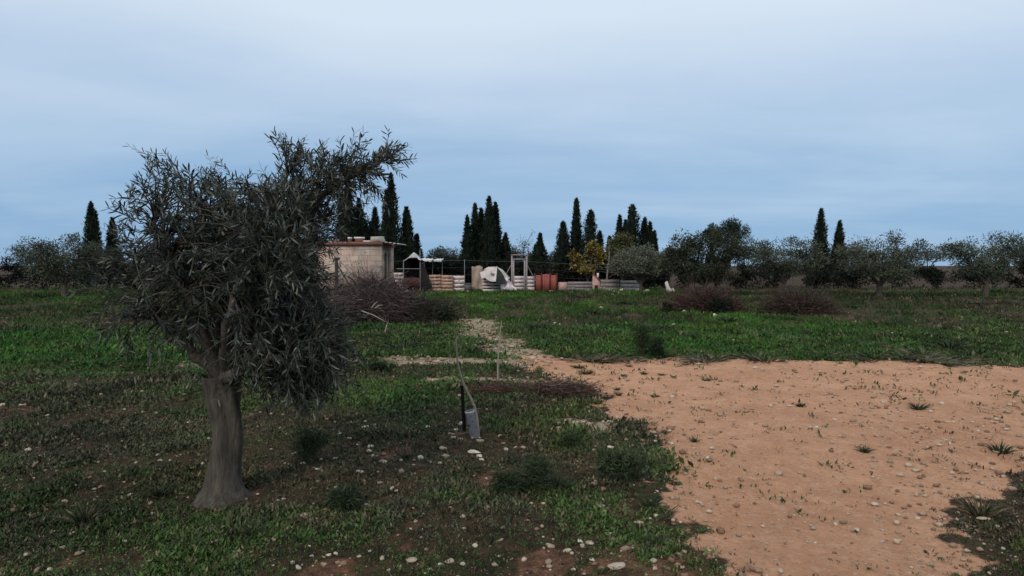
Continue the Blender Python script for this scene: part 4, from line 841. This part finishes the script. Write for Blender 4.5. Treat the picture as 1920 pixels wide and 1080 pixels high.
        x, yy = G(a, b); s = w / pxm(yy) / 2; o = bpy.data.objects.new('rock', SM[(i * 4 + 1) % len(SM)]); COL.objects.link(o); o.location = gp(x, yy, h * .35); o.scale = (s, s * .8, h * .8); o.rotation_euler = (0, 0, random.uniform(-.4, .4))
        lab = 'pale rock in the row at the foot of the fence' if b < 552 else 'white rock lying apart in the field grass'
        tag(o, lab, 'rock', 'rocks at the foot of the fence' if b < 552 else 'white rocks in the field')
    # torn white plastic bag at right
    yy = 34.0; mb = MB(); pts = [(1248, 530), (1252, 527), (1254, 536), (1256, 541), (1260, 544), (1263, 540), (1267, 551), (1258, 551), (1251, 546)]
    c = P(1257, 543, yy); V = [tuple(P(a, b, yy - .12 + .06 * math.sin(i * 2.2))) for i, (a, b) in enumerate(pts)]; V2 = [(v[0], v[1] + .22, v[2]) for v in V]; n = len(V)
    mb.add(V + [(c.x, yy - .25, c.z)] + V2 + [(c.x, yy + .25, c.z)], [[i, (i + 1) % n, n, -1] for i in range(n)] + [[n + 1 + (i + 1) % n, n + 1 + i, 2 * n + 1, -1] for i in range(n)] + [[i, n + 1 + i, n + 1 + (i + 1) % n, (i + 1) % n] for i in range(n)])
    tag(mb.build('plastic_bag', mat('white_plastic', (.60, .52, .50), .6, .25, 5)), 'torn white plastic bag caught in dry brush under the olives', 'bag')
make_yard()

# ------------------------------------------------------------------ brush piles, shrubs, tufts
def brush(name, px, py, hw, top, label, cat, n, cols, depth=.8, lr=(.4, 1.3), r=.008, leafy=0, lcol=(.06, .05, .04), flat=False, group=None, out=.5):
    x, y = G(px, py); y += hw / pxm(y) * depth * .6; x = P(px, 500, y).x; R = hw / pxm(y); H = max(P(px, top, y).z, .06)
    root = thing(name, gp(x, y), label, cat, group); mb = MB()
    a = RNG.uniform(0, 6.28, n); q = np.sqrt(RNG.random(n)) * .95; hz = H * np.clip(1 - q ** 2, 0, 1) ** .6 * RNG.random(n) ** .55 * .9
    lump = .75 + .5 * vnoise(np.cos(a) * q * 3 + px, np.sin(a) * q * 3, 7)
    b = np.stack([x + np.cos(a) * q * R, y + np.sin(a) * q * R * depth, hz * lump + gz(x, y)], -1)
    d = np.stack([np.cos(a) * out, np.sin(a) * out * .6, np.full(n, .05 if flat else .25)], -1) + RNG.normal(size=(n, 3)) * np.array([1, .8, .15 if flat else .5])
    ln = RNG.uniform(*lr, n); k = 5; d = unit(d); Pt = twig_paths(b - d * ln[:, None] * .45, d, ln, k, .22, .05)
    Pt[..., 2] = np.maximum(Pt[..., 2], gz(Pt[..., 0], Pt[..., 1]) + .005)
    V, Fc = tubes(Pt, np.linspace(1, .35, k)[None] * (r * RNG.uniform(.5, 1.7, n) * np.where(RNG.random(n) < .03, 2.6, 1))[:, None], 3)
    cols = np.array(cols); c = cols[RNG.integers(0, len(cols), n)] * RNG.uniform(.6, 1.4, (n, 1)) * np.where(RNG.random((n, 1)) < .05, 2.2, 1); mb.add(V, Fc, np.repeat(c, k * 3, 0))
    part(mb, 'twigs', MTWIG, root)['kind'] = 'stuff'
    if leafy:
        lm = MB(); i = RNG.integers(0, n, leafy); t = RNG.integers(1, k, leafy); p = Pt[i, t] + RNG.normal(size=(leafy, 3)) * .05; L = RNG.uniform(.04, .10, leafy) * (1 if y > 12 else .5)
        leaf_quads(lm, p, RNG.normal(size=(leafy, 3)), L, L * .4, np.array(lcol) * RNG.uniform(.5, 1.6, (leafy, 1))); part(lm, 'dry_leaves', MTWIG, root)
    return root
def tuft_mesh(i, n=90, h=1.0, spread=.5, dry=.1):
    r = np.random.default_rng(300 + i); mb = MB(); a = r.uniform(0, 6.28, n); q = np.sqrt(r.random(n)) * spread
    b = np.stack([np.cos(a) * q * .5, np.sin(a) * q * .5, np.full(n, -.02)], -1); d = np.stack([np.cos(a) * q * 1.6, np.sin(a) * q * 1.6, np.full(n, 1.)], -1) + r.normal(size=(n, 3)) * .25
    L = h * r.uniform(.45, 1.0, n); d = unit(d); sd = unit(np.cross(d, r.normal(size=(n, 3)))); w = (L * r.uniform(.03, .07, n))[:, None]; m = b + d * (L * .55)[:, None]; e = b + d * L[:, None] + np.stack([np.cos(a), np.sin(a), -np.ones(n)], -1) * (L * .12)[:, None]
    V = np.stack([b - sd * w * .6, b + sd * w * .6, m + sd * w * .5, m - sd * w * .5, e], 1).reshape(-1, 3); o = np.arange(n)[:, None] * 5
    Fc = np.concatenate([o + np.array([[0, 1, 2, 3]]), np.concatenate([o + np.array([[3, 2, 4]]), np.full((n, 1), -1)], 1)])
    c = np.array([.030, .046, .022]) * r.uniform(.5, 1.5, (n, 1)); c = np.where(r.random((n, 1)) < dry, np.array([.13, .095, .055]) * r.uniform(.7, 1.2, (n, 1)), c); mb.add(V, Fc, np.repeat(c, 5, 0))
    me = mb.data('grass_tuft'); me.materials.append(MG); return me
def make_brush():
    BR = [(.125, .092, .088), (.08, .058, .058), (.19, .15, .14), (.11, .068, .06)]
    brush('brush_pile', 690, 606, 82, 523, 'big heap of purplish dry prunings in front of the hut', 'brush pile', 5200, BR, lr=(.4, 1.4), r=.007, leafy=5200, lcol=(.055, .042, .038))
    brush('brush_pile', 795, 604, 52, 562, 'lower brown brush heap trailing right of the big one', 'brush pile', 2200, [(.055, .045, .038), (.04, .035, .028), (.075, .06, .05)], lr=(.3, 1.0), r=.006, leafy=3200, lcol=(.040, .040, .028))
    brush('brush_pile', 560, 616, 80, 535, 'brush heap behind the near olive tree', 'brush pile', 2600, BR, lr=(.4, 1.4), r=.007, leafy=3200, lcol=(.06, .055, .045))
    brush('brush_pile', 1322, 588, 56, 548, 'reddish dry brush heap under the dark olive at right', 'brush pile', 3000, [(.080, .046, .038), (.055, .034, .03), (.11, .07, .055)], lr=(.4, 1.3), r=.009, leafy=3000, lcol=(.075, .042, .034))
    brush('brush_pile', 1500, 590, 55, 556, 'brown brush heap right of the reddish one', 'brush pile', 2000, [(.08, .055, .045), (.06, .042, .035)], lr=(.4, 1.3), r=.009, leafy=2000, lcol=(.06, .045, .034))
    brush('twig_heap', 1050, 744, 66, 718, 'flat heap of reddish purple twigs beside the dirt clearing', 'twig heap', 900, [(.10, .062, .050), (.07, .045, .038), (.15, .10, .08)], depth=.55, lr=(.12, .45), r=.003, flat=True, leafy=300, lcol=(.09, .05, .04))
    brush('twig_heap', 930, 742, 42, 726, 'thin scatter of brown twigs right of the sapling', 'twig heap', 420, [(.12, .065, .055), (.09, .05, .045)], depth=.6, lr=(.08, .32), r=.0025, flat=True, leafy=300, lcol=(.09, .05, .04))
    # pale cut branches lying on the heap
    for a, b, c, d, y, lb in [(678, 583, 722, 603, 15.6, 'long pale cut branch lying low across the brush heap'), (697, 577, 708, 566, 15.8, 'short pale stick jutting up from the brush heap'), (703, 578, 718, 572, 15.7, 'pale broad stick lying right of the jutting one'), (722, 622, 728, 604, 14.0, 'thin bright stick upright in the grass before the heap'), (652, 518, 672, 536, 17.2, 'dark stick poking from the top of the brush heap'), (690, 522, 700, 531, 17.2, 'short dark stick at the right of the heap top')]:
        A, B = P(a, b, y), P(b and c, d, y); mb = MB(); M = (A + B) / 2 + Vector((0, 0, .03)); dk = 'dark' in lb; r = .014 if not dk else .026
        mb.tube([A, M, B], [r, r * .9, r * .5], 6, (.36, .29, .25) if not dk else (.035, .025, .025)); N = 2; bs = np.array([list(A.lerp(B, t)) for t in np.linspace(.3, .95, N)])
        V, Fc = tubes(twig_paths(bs, RNG.normal(size=(N, 3)) + np.array(list((B - A).normalized())), RNG.uniform(.06, .14, N), 4, .2), np.tile(np.linspace(r * .4, r * .15, 4), (N, 1)), 4); mb.add(V, Fc, (.3, .24, .2) if not dk else (.035, .025, .025))
        tag(mb.build('cut_branch', MTWIG), lb, 'branch')
    # shrubs in the field
    bush('shrub', 1232, 668, 630, 19, 'rounder dark shrub, right one of a pair at the clearing edge', 'shrub', None, (.020, .032, .016), 2200, .045, wr=(.15, .35))
    bush('shrub', 1203, 664, 606, 21, 'taller loose dark green shrub, left one of a pair at the clearing edge', 'shrub', None, (.036, .052, .020), 1600, .055, wr=(.12, .3), cs=.36)
    bush('shrub', 833, 606, 563, 22, 'dark green shrub at the right end of the brush heaps', 'shrub', None, (.030, .038, .022), 1800, .07)
    bush('shrub', 1250, 588, 566, 12, 'small dark shrub in the grass below the white bag', 'shrub', None, (.022, .034, .016), 900, .08)
    bush('shrub', 705, 698, 680, 22, 'low dark shrub on the pale gravel strip', 'shrub', None, (.022, .030, .016), 1300, .035)
    bush('shrub', 1350, 590, 556, 26, 'dark shrub at the right edge beside the reddish brush', 'shrub', None, (.016, .022, .014), 1500, .08)
    bush('shrub', 640, 690, 590, 34, 'loose grey twiggy bush between the olive and the gravel strip', 'shrub', None, (.050, .052, .035), 1500, .05, wr=(.12, .3), cs=.34)
    bush('weed_clump', 1165, 908, 838, 52, 'largest upright clump of dark grass in the right foreground', 'weed clump', None, (.040, .056, .026), 2600, 0.05, m=MG, wr=(.08, .22), cs=.36, clumps=26)
    bush('weed_clump', 1008, 924, 862, 52, 'wide dark clump of weeds in the centre foreground', 'weed clump', None, (.040, .056, .026), 2600, 0.04, m=MG, wr=(.08, .22), cs=.36, clumps=26)
    bush('weed_clump', 952, 932, 888, 28, 'dark weed clump at the left of the wide centre one', 'weed clump', None, (.040, .056, .026), 2600, 0.05, m=MG, wr=(.08, .22), cs=.36, clumps=26)
    bush('weed_clump', 1068, 842, 812, 26, 'dark grass clump above the foreground pair', 'weed clump', None, (.040, .056, .026), 2600, 0.04, m=MG, wr=(.08, .22), cs=.36, clumps=26)
    bush('weed_clump', 645, 960, 915, 34, 'bluish dark weed clump in the left foreground', 'weed clump', None, (.040, .056, .026), 2600, 0.05, m=MG, wr=(.08, .22), cs=.36, clumps=26)
    bush('weed_clump', 582, 860, 800, 44, 'tall dark weed clump beneath the near olive', 'weed clump', None, (.040, .056, .026), 2600, 0.04, m=MG, wr=(.08, .22), cs=.36, clumps=26)
    tm = [tuft_mesh(i) for i in range(6)] + [tuft_mesh(10 + i, 150, 1.0, .7, .35) for i in range(3)]
    T = [(1160, 741, 13, 22, 'grass tuft on the dirt, lower of a close pair', 0), (1157, 727, 9, 20, 'small grass tuft on the dirt, upper of a close pair', 1), (1302, 830, 16, 28, 'lone green tuft in the middle of the bare dirt', 2), (1325, 711, 8, 26, 'flat tuft alone near the far edge of the dirt at right', 3),
         (1207, 698, 9, 22, 'tuft near the far edge of the dirt below the shrubs', 4), (1180, 683, 6, 22, 'thin tuft at the far edge of the dirt', 5), (1228, 739, 6, 22, 'withered flat tuft in the open dirt', 6), (1170, 702, 6, 16, 'dark little tuft left of another on the far dirt', 7), (1240, 701, 5, 26, 'low flat tuft right of the far dirt tufts', 0),
         (1245, 818, 10, 26, 'tuft at the ragged edge of weeds by the dirt', 1), (1130, 890, 38, 40, 'smaller dark grass clump left of the largest one', 2),
         (1050, 925, 40, 55, 'dark weed clump right of the wide centre one', 3), (610, 960, 24, 40, 'small weed clump left of the bluish one', 0), (1100, 700, 14, 30, 'brown weed clump between the twigs and the dirt', 6), (1085, 690, 10, 30, 'thin brown weed clump at the top of the dirt wedge', 8),
         (820, 905, 20, 40, 'low weed clump between stones left of centre', 1), (1225, 1030, 30, 60, 'weed clump near the lower right dirt edge', 2), (1220, 960, 30, 60, 'weed clump at the right edge of the weeds', 3), (760, 860, 18, 40, 'low weed clump left of the sapling', 4), (1500, 760, 12, 30, 'grass tuft far out on the right dirt', 3), (1620, 850, 18, 40, 'grass tuft near the right verge', 2), (1720, 770, 20, 50, 'grass tuft on the right verge', 5),
         (1840, 960, 50, 80, 'tall grass clump in the far right corner', 6), (1875, 850, 30, 60, 'grass clump by the far right edge', 1), (300, 930, 40, 70, 'weed clump left of the olive trunk', 2), (160, 980, 46, 80, 'weed clump in the far left corner', 7), (470, 1010, 36, 60, 'weed clump in front of the olive trunk', 5)]
    for a, b, h, w, lb, k in T:
        x, y = G(a, b); s = pxm(y); o = bpy.data.objects.new('grass_tuft', tm[k]); COL.objects.link(o); o.location = gp(x, y); o.scale = (w / s * .62, w / s * .62, h / s); o.rotation_euler = (0, 0, random.uniform(0, 6.28)); tag(o, lb, 'grass tuft', 'grass tufts standing out of the ground')
make_brush()
def make_field_bits():
    tm = [tuft_mesh(30 + i, 120, 1.0, .8, .08) for i in range(4)]; r = np.random.default_rng(909); k = 0
    while k < 42:
        px, py = r.uniform(640, 1900), r.uniform(556, 664); x, y = G(px, py); d, g, b, l, e = masks(np.array([x]), np.array([y]))
        if d[0] > .1 or g[0] > .3: continue
        o = bpy.data.objects.new('weed_clump', tm[k % 4]); COL.objects.link(o); o.location = gp(x, y); h = r.uniform(.12, .34); w = r.uniform(.25, .6); o.scale = (w, w, h); o.rotation_euler = (0, 0, r.uniform(0, 6))
        tag(o, 'dark weed clump standing out of the green field grass', 'weed clump', 'weed clumps in the green field'); k += 1
    td = [tuft_mesh(40 + i, 70, 1.0, .9, .55) for i in range(3)]
    for k in range(44):
        px, py = r.uniform(1085, 1900), r.uniform(662, 680); x, y = G(px, py); o = bpy.data.objects.new('weed_clump', td[k % 3]); COL.objects.link(o); o.location = gp(x, y); h = r.uniform(.06, .17); w = r.uniform(.2, .6); o.scale = (w, w, h); o.rotation_euler = (0, 0, r.uniform(0, 6))
        tag(o, 'small half dry weed clump along the far edge of the dirt clearing', 'weed clump', 'half dry weeds along the far edge of the clearing')
    mb = MB(); mb.box((0, 0, 0), (1, .5, .45), jit=.05); me = mb.data('brick'); me.materials.append(mat('brick_rubble', (.42, .22, .14), .9, .4, 6, .3))
    for k in range(34):
        px = r.choice([r.uniform(776, 900), r.uniform(985, 1065), r.uniform(1085, 1215)]); x, y = G(px, r.uniform(545, 548.5)); s = r.uniform(.10, .24)
        o = bpy.data.objects.new('broken_brick', me); COL.objects.link(o); o.location = gp(x, y, s * .2); o.scale = (s, s, s); o.rotation_euler = (r.uniform(-.3, .3), r.uniform(-.5, .5), r.uniform(0, 6))
        tag(o, 'orange brown broken brick in the rubble at the foot of the pallets', 'brick', 'broken bricks along the fence')
make_field_bits()

# ------------------------------------------------------------------ saplings, guard, stake
def make_saplings():
    Y = G(888, 822)[1]; MST = mat('sapling_bark', (.26, .215, .17), .85, .3, 30, .2)
    def W(a, b, dy=0): return P(a, b, Y + dy)
    root = thing('sapling', gp(*G(897, 822)), 'leafless crooked sapling with pale bark in a plastic guard', 'sapling')
    pts = [(898, 826), (896, 800), (894, 782), (890, 763), (883, 747), (871, 724), (863, 701.5), (858, 679), (856, 657), (855, 637)]
    mb = MB(); mb.tube([W(*p) for p in pts], [.014, .013, .0125, .012, .0115, .0105, .0098, .0092, .009, .0085], 8); part(mb, 'stem', MST, root, True)
    for q, r in [([(855, 638), (855.5, 628), (857, 620)], .003), ([(861, 696), (866, 690)], .003), ([(873, 727), (876, 731), (880, 731)], .004), ([(891, 766), (898, 767), (904, 764)], .003), ([(857, 665), (861, 660), (866, 648), (868, 628), (870, 609)], .0028), ([(860, 690), (850, 676), (836, 656)], .0018)]:
        mb = MB(); mb.tube([W(a, b, -.01 * i) for i, (a, b) in enumerate(q)], np.linspace(r, r * .4, len(q)), 6); part(mb, 'shoot', MST, root)
    # guard: a leaning open plastic tube round the stem foot
    c0, c1 = W(890.5, 819), W(881, 771); ax = (c1 - c0); n = 20; mb = MB(); A = np.array(list(ax)); L = np.linalg.norm(A); A /= L; S = np.array([1., 0, 0]); S = S - A * (S @ A); S /= np.linalg.norm(S); B = np.cross(A, S)
    def ring(t, r, k): return np.array(list(c0)) + A * (L * t)[..., None] if False else np.array([np.array(list(c0)) + A * L * t + (S * math.cos(2 * math.pi * i / n) * (1 + .06 * math.sin(3 * i + t * 5)) + B * math.sin(2 * math.pi * i / n)) * r for i in range(n + 1)])
    rows = [ring(t, .046 - .003 * t, 0) for t in np.linspace(-.05, 1, 9)]; inn = [ring(t, .042 - .003 * t, 0) for t in np.linspace(1, -.05, 9)]
    g = thing('tree_guard', W(890, 824), 'grey plastic tree guard tube leaning around the sapling foot', 'tree guard'); mb.sheet(rows + inn); part(mb, 'tube', mat('guard_plastic', (.15, .148, .16), .6, .35, 18), g, True)
    mb = MB(); rr = [ring(t, .0475, 0) for t in (.965, 1.0, 1.012)] + [ring(1.012, .040, 0)]; mb.sheet(rr); part(mb, 'rim', mat('guard_rim', (.45, .45, .45), .5, .3, 40), g, True)
    mb = MB()
    for a, b, s in [(879, 798, .011), (893, 801, .006), (883, 780, .006), (886, 790, .005)]:
        p = W(a, b, -.052); mb.box(p, (s * 1.6, .006, s), (0, .4, 0), jit=.002)
    part(mb, 'hole_shade', mat('guard_hole_shade', (.02, .02, .025)), g)  # dark chips on the tube wall, coloured as the shade in small holes
    mb = MB(); mb.tube([W(870.5, 808, .04), W(868.5, 765, .03), W(866, 723, .02)], [.016, .0155, .014], 8); tag(mb.build('stake', mat('dark_stake', (.014, .011, .010), .8, .3, 30, spec=.05), smooth=True), 'thin dark wooden stake driven in left of the guard', 'stake')
    Y2 = G(934, 720)[1]; root = thing('sapling', gp(*G(934, 720)), 'thin straight bare sapling standing farther back right of the guarded one', 'sapling')
    mb = MB(); MS2 = mat('thin_sapling_bark', (.31, .25, .21), .85, .3, 30); mb.tube([P(a, b, Y2) for a, b in [(934, 722), (933.5, 690), (935, 658), (937.5, 627), (941, 601)]], [.013, .012, .0105, .0085, .005], 7); part(mb, 'stem', MS2, root, True)
    for q in [[(935, 662), (929, 650), (927, 640)], [(936, 645), (941, 632), (943, 622)], [(934, 690), (939, 676), (941, 668)], [(937, 630), (932, 620), (931, 610)]]:
        mb = MB(); mb.tube([P(a, b, Y2 - .02 * i) for i, (a, b) in enumerate(q)], np.linspace(.004, .0015, len(q)), 5); part(mb, 'shoot', MS2, root)
make_saplings()
